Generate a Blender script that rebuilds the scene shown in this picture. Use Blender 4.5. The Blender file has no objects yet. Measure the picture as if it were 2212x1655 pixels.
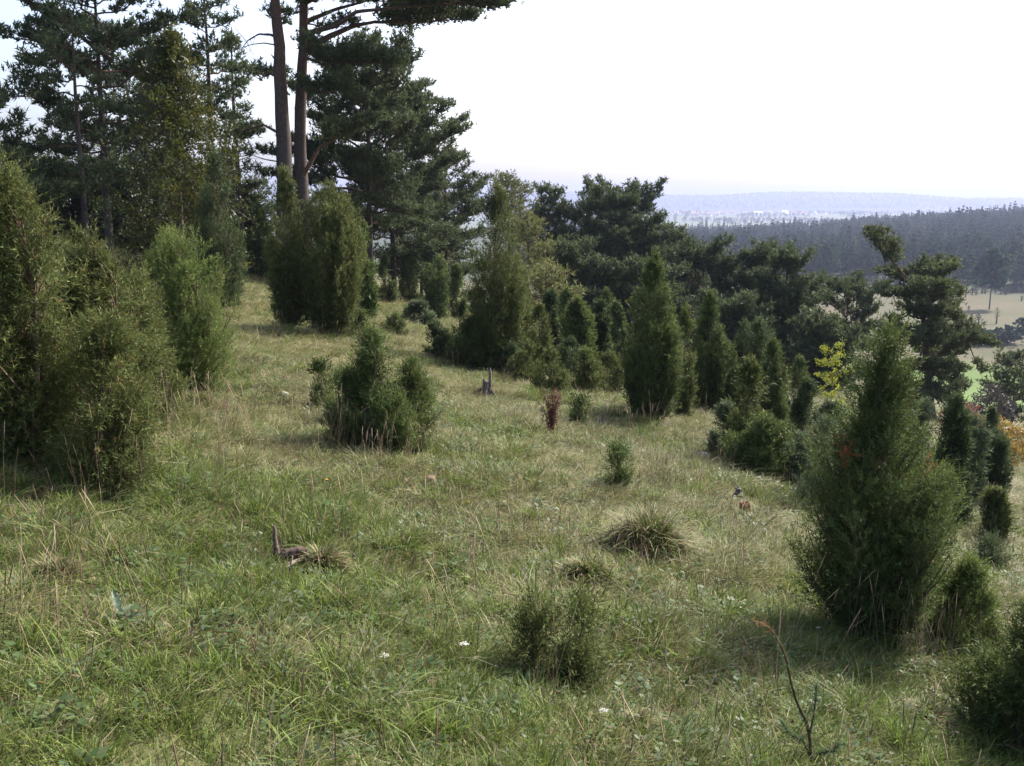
import bpy, math
import numpy as np
from mathutils import Vector

R = math.radians
sc = bpy.context.scene
COL = sc.collection

# ------------------------------------------------------------------ camera
FX, CX, CY, HORIZON = 2170.0, 1106.0, 827.5, 450.0      # photo measured at 2212 x 1655
PITCH = math.atan((CY - HORIZON) / FX)
EYE = 1.6
cam_d = bpy.data.cameras.new('camera')
cam_d.sensor_width = 36.0
cam_d.lens = 36.0 * FX / 2212.0
cam_d.clip_start = 0.05
cam_d.clip_end = 40000.0
cam = bpy.data.objects.new('camera', cam_d)
COL.objects.link(cam)
cam.location = (0, 0, EYE)
cam.rotation_euler = (R(90) - PITCH, 0, 0)
sc.camera = cam

# ------------------------------------------------------------------ sky, sun, exposure
SUN_AZ, SUN_EL = R(46), R(41)                            # sun stands to the front right
w = bpy.data.worlds.new('World')
sc.world = w
w.use_nodes = True
nt = w.node_tree
bg = nt.nodes['Background']
sky = nt.nodes.new('ShaderNodeTexSky')
sky.sky_type = 'NISHITA'
sky.sun_disc = False
sky.sun_elevation = SUN_EL
sky.sun_rotation = SUN_AZ
sky.altitude = 300
sky.air_density = 0.85
sky.dust_density = 5.5
sky.ozone_density = 1.0
nt.links.new(sky.outputs[0], bg.inputs[0])
bg.inputs[1].default_value = 0.15
sun_d = bpy.data.lights.new('sun', 'SUN')
sun_d.energy = 4.4
sun_d.angle = R(1.5)
sun_d.color = (1.0, 0.965, 0.90)
sun = bpy.data.objects.new('sun', sun_d)
COL.objects.link(sun)
SV = Vector((math.sin(SUN_AZ) * math.cos(SUN_EL), math.cos(SUN_AZ) * math.cos(SUN_EL), math.sin(SUN_EL)))
sun.rotation_euler = SV.to_track_quat('Z', 'Y').to_euler()
sun.location = (20, 10, 60)
sc.view_settings.view_transform = 'Standard'
sc.view_settings.look = 'None'
sc.view_settings.gamma = 1.0
sc.view_settings.use_curve_mapping = False
sc.view_settings.exposure = 1.34
sc.render.engine = 'CYCLES'
sc.cycles.use_denoising = True
sc.cycles.denoising_prefilter = 'NONE'
sc.cycles.max_bounces = 5
sc.cycles.diffuse_bounces = 3
sc.cycles.glossy_bounces = 1
sc.cycles.transmission_bounces = 3
sc.cycles.volume_bounces = 0
sc.cycles.use_adaptive_sampling = False
sc.cycles.sample_clamp_indirect = 4.0

# ------------------------------------------------------------------ helpers
def rs(seed):
    return np.random.default_rng(seed)

def smooth(a, b, x):
    t = np.clip((x - a) / (b - a), 0, 1)
    return t * t * (3 - 2 * t)

_sr = rs(11)
_SW = [(_sr.uniform(0, 6.283, 9), _sr.uniform(0, 6.283, 9), _sr.uniform(0.6, 1.6, 9)) for _ in range(6)]

def noise(x, y, wl, k=0):
    """cheap smooth 2-D noise, about -1..1, wave length wl"""
    a, p, s = _SW[k]
    q = 6.283 / wl
    v = 0
    for i in range(9):
        v = v + np.sin((x * np.cos(a[i]) + y * np.sin(a[i])) * q * s[i] + p[i] + 1.3 * np.sin((x * np.sin(a[i]) - y * np.cos(a[i])) * q * 0.45 + p[8 - i]))
    return v / 4.2

def softmin(a, b, k):
    return 0.5 * (a + b - np.sqrt((a - b) ** 2 + k * k))

def softmax(a, b, k):
    return 0.5 * (a + b + np.sqrt((a - b) ** 2 + k * k))

HILL_PX = np.array([-4000, 1000, 1230, 1400, 1450, 1540, 1600, 1700, 1800, 1900, 1990, 2060, 2212, 2500, 6000.])
HILL_Y = np.array([424, 423, 420, 421, 424, 424, 421, 420, 419, 422, 428, 432, 434, 436, 436.])

def valley(x, y):
    d = np.sqrt(x * x + y * y) + 1e-6
    yy = np.maximum(y, 1e-3)
    u = np.where(y > 0, x / yy, np.sign(x) * 5)
    u = np.clip(u, -3, 3)
    amp = np.interp(u, [0.1, 0.2, 0.29, 0.38, 0.5, 0.8], [-4, -5, 0, 7, 14.5, 18])
    v = -29.0 + amp * smooth(430, 1000, d) - (amp + 6) * smooth(1250, 2200, d) + 14 * smooth(2700, 3900, d)
    v = v + 0.8 * noise(x, y, 90, 2) * smooth(120, 200, d)
    px = CX + u * FX
    top = (HORIZON - np.interp(px, HILL_PX, HILL_Y)) / FX * 7000 + EYE
    v = v + (top - 8 + 21) * smooth(4700, 7000, d) - 60 * smooth(7300, 8200, d)
    v = v + 6 * noise(x, y, 900, 3) * smooth(4600, 5600, d)
    return v

def height(x, y, bumps=True):
    x = np.asarray(x, float); y = np.asarray(y, float)
    pl = -0.22 * x - 0.08 * y
    z = softmin(pl, 1.15 + 0 * x, 0.8)
    z = softmax(z, valley(x, y), 3.0)
    if bumps:
        d = np.sqrt(x * x + y * y)
        f = 1 - smooth(40, 90, d)
        z = z + f * (0.10 * noise(x, y, 5.0, 0) + 0.045 * noise(x, y, 1.7, 1) + 0.022 * noise(x, y, 0.62, 4)) * (0.35 + 0.65 * smooth(1, 4, d))
    return z

Z00 = float(height(0.0, 0.0))
cam.location.z = EYE + Z00
EZ = cam.location.z

def pix_dir(px, py):
    a, b = (px - CX) / FX, -(py - CY) / FX
    c, s = math.cos(PITCH), math.sin(PITCH)
    # camera axes: right +x, forward (0,c,-s), up (0,s,c)
    return np.array([a, c + b * s, -s + b * c])

def on_ground(px, py):
    """where the line of sight through a photo pixel meets the terrain"""
    d = pix_dir(px, py)
    t = np.geomspace(1.5, 14000, 6000)
    g = height(d[0] * t, d[1] * t) - (EZ + d[2] * t)
    i = int(np.argmax(g > 0))
    lo, hi = t[max(i - 1, 0)], t[i]
    for _ in range(30):
        m = 0.5 * (lo + hi)
        if height(d[0] * m, d[1] * m) > EZ + d[2] * m: hi = m
        else: lo = m
    return np.array([d[0] * hi, d[1] * hi, float(height(d[0] * hi, d[1] * hi))])

def at_dist(px, py, y):
    """point of the sight line through a pixel at forward distance y"""
    d = pix_dir(px, py)
    return np.array([0, 0, EZ]) + d * (y / d[1])

def foot(px, y, row=600):
    d = pix_dir(px, row)
    x = d[0] / d[1] * y
    return np.array([x, y, float(height(x, y))])

# ---- mesh collectors
class MB:
    def __init__(self): self.V = []; self.F = []; self.C = []; self.n = 0
    def add(self, V, F, C):
        V = np.asarray(V, float).reshape(-1, 3)
        C = np.asarray(C, float)
        if C.ndim == 1: C = np.tile(C, (len(V), 1))
        self.V.append(V); self.F.append(np.asarray(F, int).reshape(-1, 3) + self.n); self.C.append(C)
        self.n += len(V)
    def mesh(self, name, mat, smooth_=False):
        V = np.concatenate(self.V); F = np.concatenate(self.F); C = np.concatenate(self.C)
        me = bpy.data.meshes.new(name)
        me.vertices.add(len(V)); me.vertices.foreach_set('co', V.astype(np.float32).ravel())
        me.loops.add(len(F) * 3); me.loops.foreach_set('vertex_index', F.astype(np.int32).ravel())
        me.polygons.add(len(F)); me.polygons.foreach_set('loop_start', (np.arange(len(F)) * 3).astype(np.int32))
        if smooth_: me.polygons.foreach_set('use_smooth', np.ones(len(F), bool))
        me.update(calc_edges=True)
        at = me.attributes.new('col', 'FLOAT_COLOR', 'POINT')
        at.data.foreach_set('color', np.concatenate([C, np.ones((len(C), 1))], 1).astype(np.float32).ravel())
        me.materials.append(mat)
        return me
    def build(self, name, mat, parent=None, smooth_=False):
        o = bpy.data.objects.new(name, self.mesh(name, mat, smooth_))
        COL.objects.link(o)
        if parent is not None: o.parent = parent
        return o

def tag(o, label=None, cat=None, group=None, kind=None):
    if label: o['label'] = label
    if cat: o['category'] = cat
    if group: o['group'] = group
    if kind: o['kind'] = kind
    return o

def thing(name, label, cat, loc, group=None, rz=0.0):
    o = bpy.data.objects.new(name, None)
    o.empty_display_size = 0.2
    COL.objects.link(o)
    o.location = tuple(float(q) for q in loc); o.rotation_euler = (0, 0, rz)
    return tag(o, label, cat, group)

def copy_tree(o, loc, rz=0.0, scale=1.0, label=None):
    c = o.copy(); COL.objects.link(c)
    c.location = tuple(float(q) for q in loc); c.rotation_euler = (0, 0, rz); c.scale = (scale,) * 3
    if label: c['label'] = label
    for ch in o.children:
        k = ch.copy(); COL.objects.link(k); k.parent = c
    return c

def tube(mb, P, rad, col, sides=6, cap=True, rough=0.0, rg=None):
    P = np.asarray(P, float); n = len(P)
    rad = np.broadcast_to(np.asarray(rad, float), (n,))
    T = np.gradient(P, axis=0); T /= np.linalg.norm(T, axis=1, keepdims=True) + 1e-9
    ref = np.array([0.31, 0.95, 0.05]) if abs(T[0, 2]) > 0.6 else np.array([0.0, 0.1, 1.0])
    A = np.cross(T, ref); A /= np.linalg.norm(A, axis=1, keepdims=True) + 1e-9
    B = np.cross(T, A)
    ph = np.arange(sides) / sides * 2 * math.pi
    rr = rad[:, None] * np.ones(sides)
    if rough and rg is not None: rr = rr * (1 + rough * rg.normal(size=rr.shape))
    V = P[:, None] + rr[..., None] * (np.cos(ph)[None, :, None] * A[:, None] + np.sin(ph)[None, :, None] * B[:, None])
    V = V.reshape(-1, 3)
    i = np.arange(n - 1)[:, None] * sides; j = np.arange(sides)[None]; k = (j + 1) % sides
    q = np.stack([i + j, i + k, i + sides + k, i + sides + j], -1).reshape(-1, 4)
    F = np.concatenate([q[:, [0, 1, 2]], q[:, [0, 2, 3]]])
    C = np.asarray(col, float)
    if C.ndim == 2 and len(C) == n: C = np.repeat(C, sides, axis=0)
    elif C.ndim == 1: C = np.tile(C, (len(V), 1))
    if cap:
        V = np.concatenate([V, P[-1:]]); C = np.concatenate([C, C[-1:]])
        b = (n - 1) * sides; m = len(V) - 1
        F = np.concatenate([F, np.stack([b + np.arange(sides), b + (np.arange(sides) + 1) % sides, np.full(sides, m)], 1)])
    mb.add(V, F, C)

def bez(p0, p1, p2, n):
    t = np.linspace(0, 1, n)[:, None]
    return (1 - t) ** 2 * p0 + 2 * t * (1 - t) * p1 + t * t * p2

def frames(D, rg):
    """random-roll rotation matrices whose z axis is D"""
    D = D / (np.linalg.norm(D, axis=1, keepdims=True) + 1e-9)
    r = rg.normal(size=D.shape)
    A = np.cross(D, r); A /= np.linalg.norm(A, axis=1, keepdims=True) + 1e-9
    B = np.cross(D, A)
    return np.stack([A, B, D], axis=2)          # columns

def stamp(mb, tv, tf, tc, P, D, S, C, rg, tipmix=None):
    """copy a small template to every P, z axis along D, size S, colour C (template colour = (tip weight))"""
    M = frames(D, rg)
    V = np.einsum('nij,tj->nti', M, tv) * S[:, None, None] + P[:, None]
    n, t = len(P), len(tv)
    F = (tf[None] + (np.arange(n) * t)[:, None, None]).reshape(-1, 3)
    if tipmix is None: CC = np.repeat(C[:, None], t, 1)
    else: CC = C[:, None] * (1 - tc[None, :, None]) + tipmix[:, None] * tc[None, :, None]
    mb.add(V.reshape(-1, 3), F, CC.reshape(-1, 3))

def needle_template(nn, length, nl, nw, spread, rg):
    """the same with one triangle for a needle, for trees farther off"""
    V, F, T = [], [], []
    for i in range(nn):
        s = (i + 0.5) / nn
        a = i * 2.4 + rg.uniform(-.4, .4)
        out = np.array([math.cos(a), math.sin(a), 0]); side = np.array([-math.sin(a), math.cos(a), 0])
        sp = spread * rg.uniform(0.75, 1.2) * (1.15 - 0.5 * s)
        d = out * math.sin(sp) + np.array([0, 0, math.cos(sp)])
        b = np.array([0, 0, s * length]); L = nl * rg.uniform(.8, 1.25)
        q = rg.uniform(-1.2, 1.2)
        tw = side * math.cos(q) + np.cross(d, side) * math.sin(q)
        V += [b - tw * nw * .5, b + tw * nw * .5, b + d * L]
        F += [[3 * i, 3 * i + 1, 3 * i + 2]]
        T += [s * .5, s * .5, s]
    return np.array(V), np.array(F), np.array(T)

# ------------------------------------------------------------------ materials
def mat_col(name, rough=0.7, transl=0.0, spec=0.25, nscale=0.0, namp=0.25, bump=0.0, bscale=40.0, rnd=0.0):
    m = bpy.data.materials.new(name); m.use_nodes = True
    n = m.node_tree; L = n.links
    for q in list(n.nodes): n.nodes.remove(q)
    out = n.nodes.new('ShaderNodeOutputMaterial')
    at = n.nodes.new('ShaderNodeAttribute'); at.attribute_name = 'col'
    colr = at.outputs['Color']
    if nscale:
        tx = n.nodes.new('ShaderNodeTexNoise'); tx.inputs['Scale'].default_value = nscale; tx.inputs['Detail'].default_value = 6
        geo = n.nodes.new('ShaderNodeNewGeometry'); L.new(geo.outputs['Position'], tx.inputs['Vector'])
        mr = n.nodes.new('ShaderNodeMapRange')
        mr.inputs[1].default_value = 0.25; mr.inputs[2].default_value = 0.75
        mr.inputs[3].default_value = 1 - namp; mr.inputs[4].default_value = 1 + namp
        L.new(tx.outputs[0], mr.inputs[0])
        mx = n.nodes.new('ShaderNodeVectorMath'); mx.operation = 'SCALE'
        L.new(colr, mx.inputs[0]); L.new(mr.outputs[0], mx.inputs['Scale'])
        colr = mx.outputs[0]
    if rnd:
        oi = n.nodes.new('ShaderNodeObjectInfo')
        mr = n.nodes.new('ShaderNodeMapRange')
        mr.inputs[3].default_value = 1 - rnd; mr.inputs[4].default_value = 1 + rnd
        L.new(oi.outputs['Random'], mr.inputs[0])
        mx = n.nodes.new('ShaderNodeVectorMath'); mx.operation = 'SCALE'
        L.new(colr, mx.inputs[0]); L.new(mr.outputs[0], mx.inputs['Scale'])
        colr = mx.outputs[0]
    p = n.nodes.new('ShaderNodeBsdfPrincipled')
    p.inputs['Roughness'].default_value = rough
    p.inputs['Specular IOR Level'].default_value = spec
    L.new(colr, p.inputs['Base Color'])
    if bump:
        t2 = n.nodes.new('ShaderNodeTexNoise'); t2.inputs['Scale'].default_value = bscale; t2.inputs['Detail'].default_value = 8
        g2 = n.nodes.new('ShaderNodeNewGeometry'); L.new(g2.outputs['Position'], t2.inputs['Vector'])
        b = n.nodes.new('ShaderNodeBump'); b.inputs['Strength'].default_value = 0.8; b.inputs['Distance'].default_value = bump
        L.new(t2.outputs[0], b.inputs['Height']); L.new(b.outputs[0], p.inputs['Normal'])
    if transl:
        tr = n.nodes.new('ShaderNodeBsdfTranslucent'); L.new(colr, tr.inputs['Color'])
        ms = n.nodes.new('ShaderNodeMixShader'); ms.inputs[0].default_value = transl
        L.new(p.outputs[0], ms.inputs[1]); L.new(tr.outputs[0], ms.inputs[2]); L.new(ms.outputs[0], out.inputs[0])
    else:
        L.new(p.outputs[0], out.inputs[0])
    return m

M_GROUND = mat_col('turf_soil', 0.95, nscale=9.0, namp=0.45, bump=0.03, bscale=14, spec=0.1)
M_GRASS = mat_col('grass_blade', 0.6, transl=0.35, spec=0.25, rnd=0.22)
M_STRAW = mat_col('dry_straw', 0.7, transl=0.2, spec=0.2, rnd=0.15)
M_JUN = mat_col('juniper_needles', 0.7, transl=0.28, spec=0.15)
M_PINE = mat_col('pine_needles', 0.7, transl=0.28, spec=0.15)
M_LEAF = mat_col('leaves', 0.55, transl=0.4, spec=0.3)
M_BARK = mat_col('bark', 0.9, nscale=22, namp=0.45, bump=0.02, bscale=30, spec=0.1)
M_DEAD = mat_col('weathered_wood', 0.85, nscale=45, namp=0.4, bump=0.008, bscale=60, spec=0.15)
M_FAR = mat_col('far_needles', 0.9, transl=0.3, spec=0.0, rnd=0.22)
M_WALL = mat_col('plaster', 0.9)
M_STONE = mat_col('limestone', 0.9, nscale=40, namp=0.3, bump=0.01)

# ------------------------------------------------------------------ ground: one sheet to the horizon
def build_ground():
    rad = np.concatenate([[0.0], np.geomspace(0.25, 8200, 275)])
    front = np.linspace(-46, 46, 250)
    back = np.linspace(46, 314, 68)[1:-1]
    ang = np.radians(np.concatenate([front, back]))
    na = len(ang)
    X = rad[1:, None] * np.sin(ang); Y = rad[1:, None] * np.cos(ang)
    x = np.concatenate([[0.0], X.ravel()]); y = np.concatenate([[0.0], Y.ravel()])
    z = height(x, y)
    d = np.hypot(x, y)
    # base colours of the land
    dry = np.clip(0.5 + 0.5 * noise(x, y, 7, 2), 0, 1)[:, None]
    c_soil = np.array([0.105, 0.092, 0.045]) * dry + np.array([0.060, 0.072, 0.028]) * (1 - dry)
    past = np.clip(0.5 + 0.4 * noise(x, y, 60, 3) + .3 * noise(x * .35, y, 11, 5) + .2 * noise(x * .5, y, 5, 4), 0, 1)[:, None]
    c_past = np.array([0.088, 0.073, 0.043]) * past + np.array([0.052, 0.058, 0.025]) * (1 - past)
    c_mead = np.array([0.078, 0.120, 0.030])
    c_wood = np.array([0.045, 0.055, 0.030])
    c_field = np.array([0.075, 0.105, 0.045])
    c_hill = np.array([0.028, 0.042, 0.022])
    k = smooth(60, 110, d)[:, None]
    c = c_soil * (1 - k) + c_past * k
    md = np.clip(1.25 - np.hypot((x - 82) / 44, (y - 150) / 46) + .12 * noise(x, y, 30, 1), 0, 1)
    md = smooth(0.15, 0.4, md)[:, None] * smooth(70, 100, d)[:, None]
    c = c * (1 - md) + c_mead * md
    k = smooth(395, 425, d + 12 * noise(x, y, 120, 4))[:, None]
    c = c * (1 - k) + c_wood * k
    fl = np.clip(0.5 + 0.9 * noise(x, y, 1400, 0), 0, 1)[:, None]
    cf = c_field * fl + np.array([0.13, 0.125, 0.07]) * (1 - fl)
    k = smooth(1500, 1800, d)[:, None]
    c = c * (1 - k) + cf * k
    hl = smooth(0.55, 0.8, 0.5 + 0.5 * noise(x, y, 1100, 2))[:, None] * 0.35
    ch = c_hill * (1 - hl) + np.array([0.09, 0.10, 0.05]) * hl
    k = smooth(4500, 4900, d)[:, None]
    c = c * (1 - k) + ch * k
    nr = len(rad) - 1
    i = (1 + np.arange(nr - 1)[:, None] * na); j = np.arange(na)[None]; jj = (j + 1) % na
    q = np.stack([i + j, i + na + j, i + na + jj, i + jj], -1).reshape(-1, 4)
    F = np.concatenate([q[:, [0, 1, 2]], q[:, [0, 2, 3]]])
    fan = np.stack([np.zeros(na, int), 1 + np.arange(na), 1 + (np.arange(na) + 1) % na], 1)
    F = np.concatenate([fan, F])[:, ::-1]
    mb = MB(); mb.add(np.stack([x, y, z], 1), F, c)
    o = mb.build('ground', M_GROUND, smooth_=True)
    tag(o, kind='structure')
    return o
build_ground()

# ------------------------------------------------------------------ junipers
KEEP = []
JT = {}
for q in range(3):
    JT['near', q] = needle_template(8, 0.080, 0.028, 0.0075, 1.0, rs(50 + q))
    JT['mid', q] = needle_template(6, 0.085, 0.045, 0.0155, 0.95, rs(60 + q))
    JT['far', q] = needle_template(4, 0.12, 0.085, 0.036, 0.9, rs(70 + q))

PROF = {
    'column': [(0, .45), (.1, .8), (.3, 1), (.5, .97), (.7, .74), (.85, .42), (.94, .2), (1, .04)],
    'flame': [(0, .2), (.08, .42), (.22, .82), (.4, 1), (.58, .88), (.75, .55), (.88, .27), (1, .03)],
    'vase': [(0, .28), (.1, .46), (.3, .76), (.55, 1), (.75, .96), (.88, .72), (.96, .42), (1, .15)],
    'bush': [(0, .75), (.2, 1), (.45, .95), (.65, .75), (.8, .5), (.92, .28), (1, .08)],
    'spire': [(0, .6), (.15, 1), (.35, .8), (.55, .5), (.75, .3), (.9, .18), (1, .04)],
    'tower': [(0, .2), (.08, .42), (.22, .85), (.42, 1), (.62, .92), (.78, .7), (.9, .42), (.97, .2), (1, .05)],
    'mound': [(0, .9), (.3, 1), (.6, .88), (.8, .62), (1, .2)],
    'egg': [(0, .06), (.06, .22), (.14, .54), (.24, .86), (.38, 1), (.53, .95), (.64, .72), (.75, .43), (.87, .24), (1, .05)],
}

def prof_at(kind, t):
    a = np.array(PROF[kind]); return np.interp(t, a[:, 0], a[:, 1])

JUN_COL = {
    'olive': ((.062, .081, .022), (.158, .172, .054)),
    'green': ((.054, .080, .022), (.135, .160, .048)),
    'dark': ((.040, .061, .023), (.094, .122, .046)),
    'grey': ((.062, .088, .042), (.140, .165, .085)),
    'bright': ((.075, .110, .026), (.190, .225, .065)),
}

def juniper_meshes(seed, H, W, kind, tone, lod, n_shoot, loose=0.4, stems=1, sun_gap=0.0, lean=0.0, brown=0.0, clump=7.0, sprays=.08):
    rg = rs(seed)
    a, b = [np.array(q) for q in JUN_COL[tone]]
    need, wood = MB(), MB()
    per = 34 if lod == 'near' else 26
    npl = max(14, int(n_shoot / per))
    # stems
    stem_xy = [np.zeros(2)] if stems == 1 else [rg.uniform(-.18, .18, 2) * W for _ in range(stems)]
    stem_tip = []
    for sxy in stem_xy:
        hh = H * (0.78 if len(stem_tip) == 0 else rg.uniform(.5, .7))
        tip = np.array([sxy[0] * 1.6 + lean * H, sxy[1] * 1.6, hh])
        P = bez(np.array([sxy[0] * .35, sxy[1] * .35, -0.12]), np.array([sxy[0] * 1.3, sxy[1] * 1.3, hh * .45]), tip, 9)
        r0 = 0.012 + 0.014 * H
        tube(wood, P, np.linspace(r0, 0.003, 9), np.array([.10, .075, .055]), 6, rough=.12, rg=rg)
        stem_tip.append(P)
    P_all, D_all, S_all, C_all, T_all = [], [], [], [], []
    ang_in = np.interp(loose, [0, 1], [0.28, 0.95])
    ts = np.linspace(0.02, 1, 200)
    wgt = prof_at(kind, ts) + .12
    nbo = max(22, int(npl / 3.4))
    bt = rg.choice(ts, nbo, p=wgt / wgt.sum()); bt[:2] = (.95, .88)
    ba = rg.uniform(0, 2 * math.pi, nbo); bR = rg.uniform(.76, 1.12, nbo); bb = rg.uniform(.62, 1.4, nbo)
    bi = rg.integers(0, nbo, npl)
    hts = np.clip(bt[bi] + rg.normal(size=npl) * .035, .03, 1.0)
    az = ba[bi] + rg.normal(size=npl) * (.20 + .35 * (bt[bi] > .8))
    hts[:max(2, npl // 50)] = rg.uniform(.93, 1.0, max(2, npl // 50))
    tight = loose < .35
    hts = np.where(hts < .02, .02, hts)
    if tight: bR = rg.uniform(.88, 1.05, nbo)
    elif lod == 'near': bR = rg.uniform(.48, 1.2, nbo)
    spray = (rg.random(npl) < (.04 if tight else sprays)) & (hts > .42)
    lump = rg.uniform(-1, 1, (8, 3))
    for i in range(npl):
        st = stem_tip[rg.integers(len(stem_tip))]
        t = hts[i]
        la = .6 if tight else 1.0
        lob = 1 + la * 0.16 * math.sin(3 * az[i] + 5 * t + seed) + la * 0.10 * math.sin(5 * az[i] - clump * t + 2 * seed)
        Rr = W / 2 * prof_at(kind, t) * lob * bR[bi[i]] * (rg.uniform(.74, 1.04) if not spray[i] else (rg.uniform(1.05, 1.15) if tight else rg.uniform(1.12, 1.36)))
        hz = t * H * rg.uniform(.96, 1.03)
        an = ang_in * rg.uniform(.7, 1.3)
        hs = max(0.03 * H, hz - Rr / math.tan(an))
        hs = min(hs, hz - .02)
        k = min(1, hs / st[-1, 2]); ki = k * (len(st) - 1); k0 = int(min(ki, len(st) - 2))
        p0 = st[k0] + (st[k0 + 1] - st[k0]) * (ki - k0)
        tipc = np.array([lean * H * t, 0, 0])
        o = np.array([math.cos(az[i]), math.sin(az[i]), 0])
        p2 = tipc + o * Rr + np.array([0, 0, hz])
        p1 = p0 * .45 + p2 * .55 + o * Rr * .18 - np.array([0, 0, .12 * (hz - hs)])
        if loose > .6: p1 = p1 + np.array([0, 0, .22 * Rr])
        cur = bez(p0, p1, p2, 7)
        L = np.linalg.norm(np.diff(cur, axis=0), axis=1).sum()
        tube(wood, cur[[0, 2, 4, 5]], np.linspace(.004 + .006 * min(1, L), .0025, 4), np.array([.11, .075, .05]), 3, cap=False)
        m = max(6, int(per * rg.uniform(.6, 1.4) * (.5 + .6 * min(1.4, L / (.28 * H + .1)))))
        s = 1 - rg.random(m) ** 1.25 * .82
        s = np.clip(s, 0.1, 1)
        f = s * 6; f0 = np.minimum(f.astype(int), 5); fr = (f - f0)[:, None]
        pos = cur[f0] * (1 - fr) + cur[f0 + 1] * fr
        tan = cur[f0 + 1] - cur[f0]; tan /= np.linalg.norm(tan, axis=1, keepdims=True) + 1e-9
        off = rg.normal(size=(m, 3))
        if spray[i] and not tight:
            m = max(6, int(m * .6)); s = 1 - rg.random(m) * .6; off = off[:m]
            f = s * 6; f0 = np.minimum(f.astype(int), 5); fr = (f - f0)[:, None]
            pos = cur[f0] * (1 - fr) + cur[f0 + 1] * fr; tan = cur[f0 + 1] - cur[f0]; tan /= np.linalg.norm(tan, axis=1, keepdims=True) + 1e-9
        wd = (.018 + .036 * loose + .014 * H) * (1.25 - s)[:, None] * (.3 if spray[i] else 1) + .004
        pos = pos + off * wd
        dr = tan * 1.0 + off * (.42 + .25 * loose) + np.array([0, 0, .25 - .3 * (loose > .7)])
        P_all.append(pos); D_all.append(dr)
        S_all.append(rg.uniform(.7, 1.25, m) * (1.15 - .3 * s))
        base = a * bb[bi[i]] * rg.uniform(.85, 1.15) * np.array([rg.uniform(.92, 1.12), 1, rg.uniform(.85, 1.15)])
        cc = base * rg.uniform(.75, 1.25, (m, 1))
        if brown:
            bm = rg.random(m) < brown * (1.2 - s)
            cc[bm] = np.array([.13, .075, .03]) * rg.uniform(.7, 1.2)
        C_all.append(cc)
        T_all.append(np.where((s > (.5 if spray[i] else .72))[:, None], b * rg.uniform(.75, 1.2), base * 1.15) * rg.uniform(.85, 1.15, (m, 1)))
    P_, D_, S_, C_, T_ = [np.concatenate(q) for q in (P_all, D_all, S_all, C_all, T_all)]
    ok = P_[:, 2] > 0.0
    P_, D_, S_, C_, T_ = P_[ok], D_[ok], S_[ok], C_[ok], T_[ok]
    which = rg.integers(0, 3, len(P_))
    for q in range(3):
        sel = which == q
        tv, tf, tc = JT[lod, q]
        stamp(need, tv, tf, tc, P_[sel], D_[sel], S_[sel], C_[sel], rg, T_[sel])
    return wood, need

def juniper(px, base, top, wpx, label, kind='column', tone='green', lod=None, loose=.35, stems=1, seed=None, group='junipers on the slope',
            dist=None, mult=1.0, name='juniper', lean=0.0, brown=0.0, sprays=.08):
    p = on_ground(px, base) if dist is None else foot(px, dist)
    tp = at_dist(px, top, p[1])
    H = (tp[2] - p[2])
    dep = p[1]
    W = wpx / FX * dep
    A = max(4, wpx * (base - top) * 0.2143)
    if lod is None: lod = 'near' if dep < 10 else ('mid' if dep < 24 else 'far')
    n = int((66 if loose < .35 else 52) * A ** .46 * mult)
    sd = seed if seed is not None else int(px * 7 + top * 13)
    wood, need = juniper_meshes(sd, H, W, kind, tone, lod, n, loose, stems, lean=lean, brown=brown, sprays=sprays)
    KEEP.append((p[0], p[1], .30 * W))
    t = thing(name, label, 'juniper', p, group)
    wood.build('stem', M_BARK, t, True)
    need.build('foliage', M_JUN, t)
    return t

juniper(60, 990, 345, 250, 'large loose olive juniper bush cut by the left edge', 'bush', 'olive', loose=.8, stems=3, mult=1.7, brown=.10, sprays=.32)
juniper(215, 975, 505, 260, 'wide lower shoulder of olive juniper right of the large left bush', 'bush', 'olive', loose=.8, stems=3, mult=1.4, brown=.10, sprays=.32)
juniper(235, 1045, 690, 190, 'straggly low olive juniper in front of the large left bush', 'mound', 'olive', loose=.85, stems=2, mult=.8, brown=.15, sprays=.2)
juniper(312, 905, 590, 150, 'olive juniper filling the gap between the left bushes', 'mound', 'olive', loose=.7, stems=2, mult=1.2, brown=.1, sprays=.25)
juniper(402, 852, 500, 225, 'bright green bushy juniper right of the olive ones', 'mound', 'bright', loose=.62, stems=3, mult=2.1, sprays=.16)
juniper(482, 668, 325, 108, 'dark blue green column juniper behind the bright bushy one', 'column', 'dark', loose=.2, mult=1.4)
juniper(560, 600, 440, 75, 'shaded juniper between the dark column and the broad vase shaped one', 'column', 'green', loose=.25)
juniper(628, 712, 362, 100, 'slim pointed juniper leaning against the broad vase shaped one', 'flame', 'olive', loose=.2, mult=1.3)
juniper(715, 728, 404, 165, 'broad vase shaped juniper in front of the twin pine trunks', 'vase', 'olive', loose=.22, stems=3, mult=1.9)
juniper(790, 690, 480, 50, 'narrow juniper hugging the right side of the broad vase shaped one', 'column', 'green', loose=.2)
juniper(834, 655, 556, 48, 'small juniper first in the row beside a pine trunk', 'column', 'green', loose=.2)
juniper(886, 660, 548, 62, 'round topped juniper second in the row under the pines', 'vase', 'green', loose=.2)
juniper(945, 694, 550, 66, 'round topped juniper third in the row under the pines', 'vase', 'green', loose=.2)
juniper(987, 694, 573, 42, 'slender juniper at the right end of the row under the pines', 'column', 'green', loose=.2)
juniper(1070, 808, 388, 130, 'tall tapering juniper column in the middle of the slope', 'tower', 'olive', loose=.28, mult=2.0)
juniper(1120, 780, 560, 90, 'shorter olive juniper backing the tall middle column', 'column', 'olive', loose=.3)
juniper(1188, 772, 632, 66, 'dark juniper just right of the tall middle column', 'column', 'dark', loose=.2)
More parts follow.
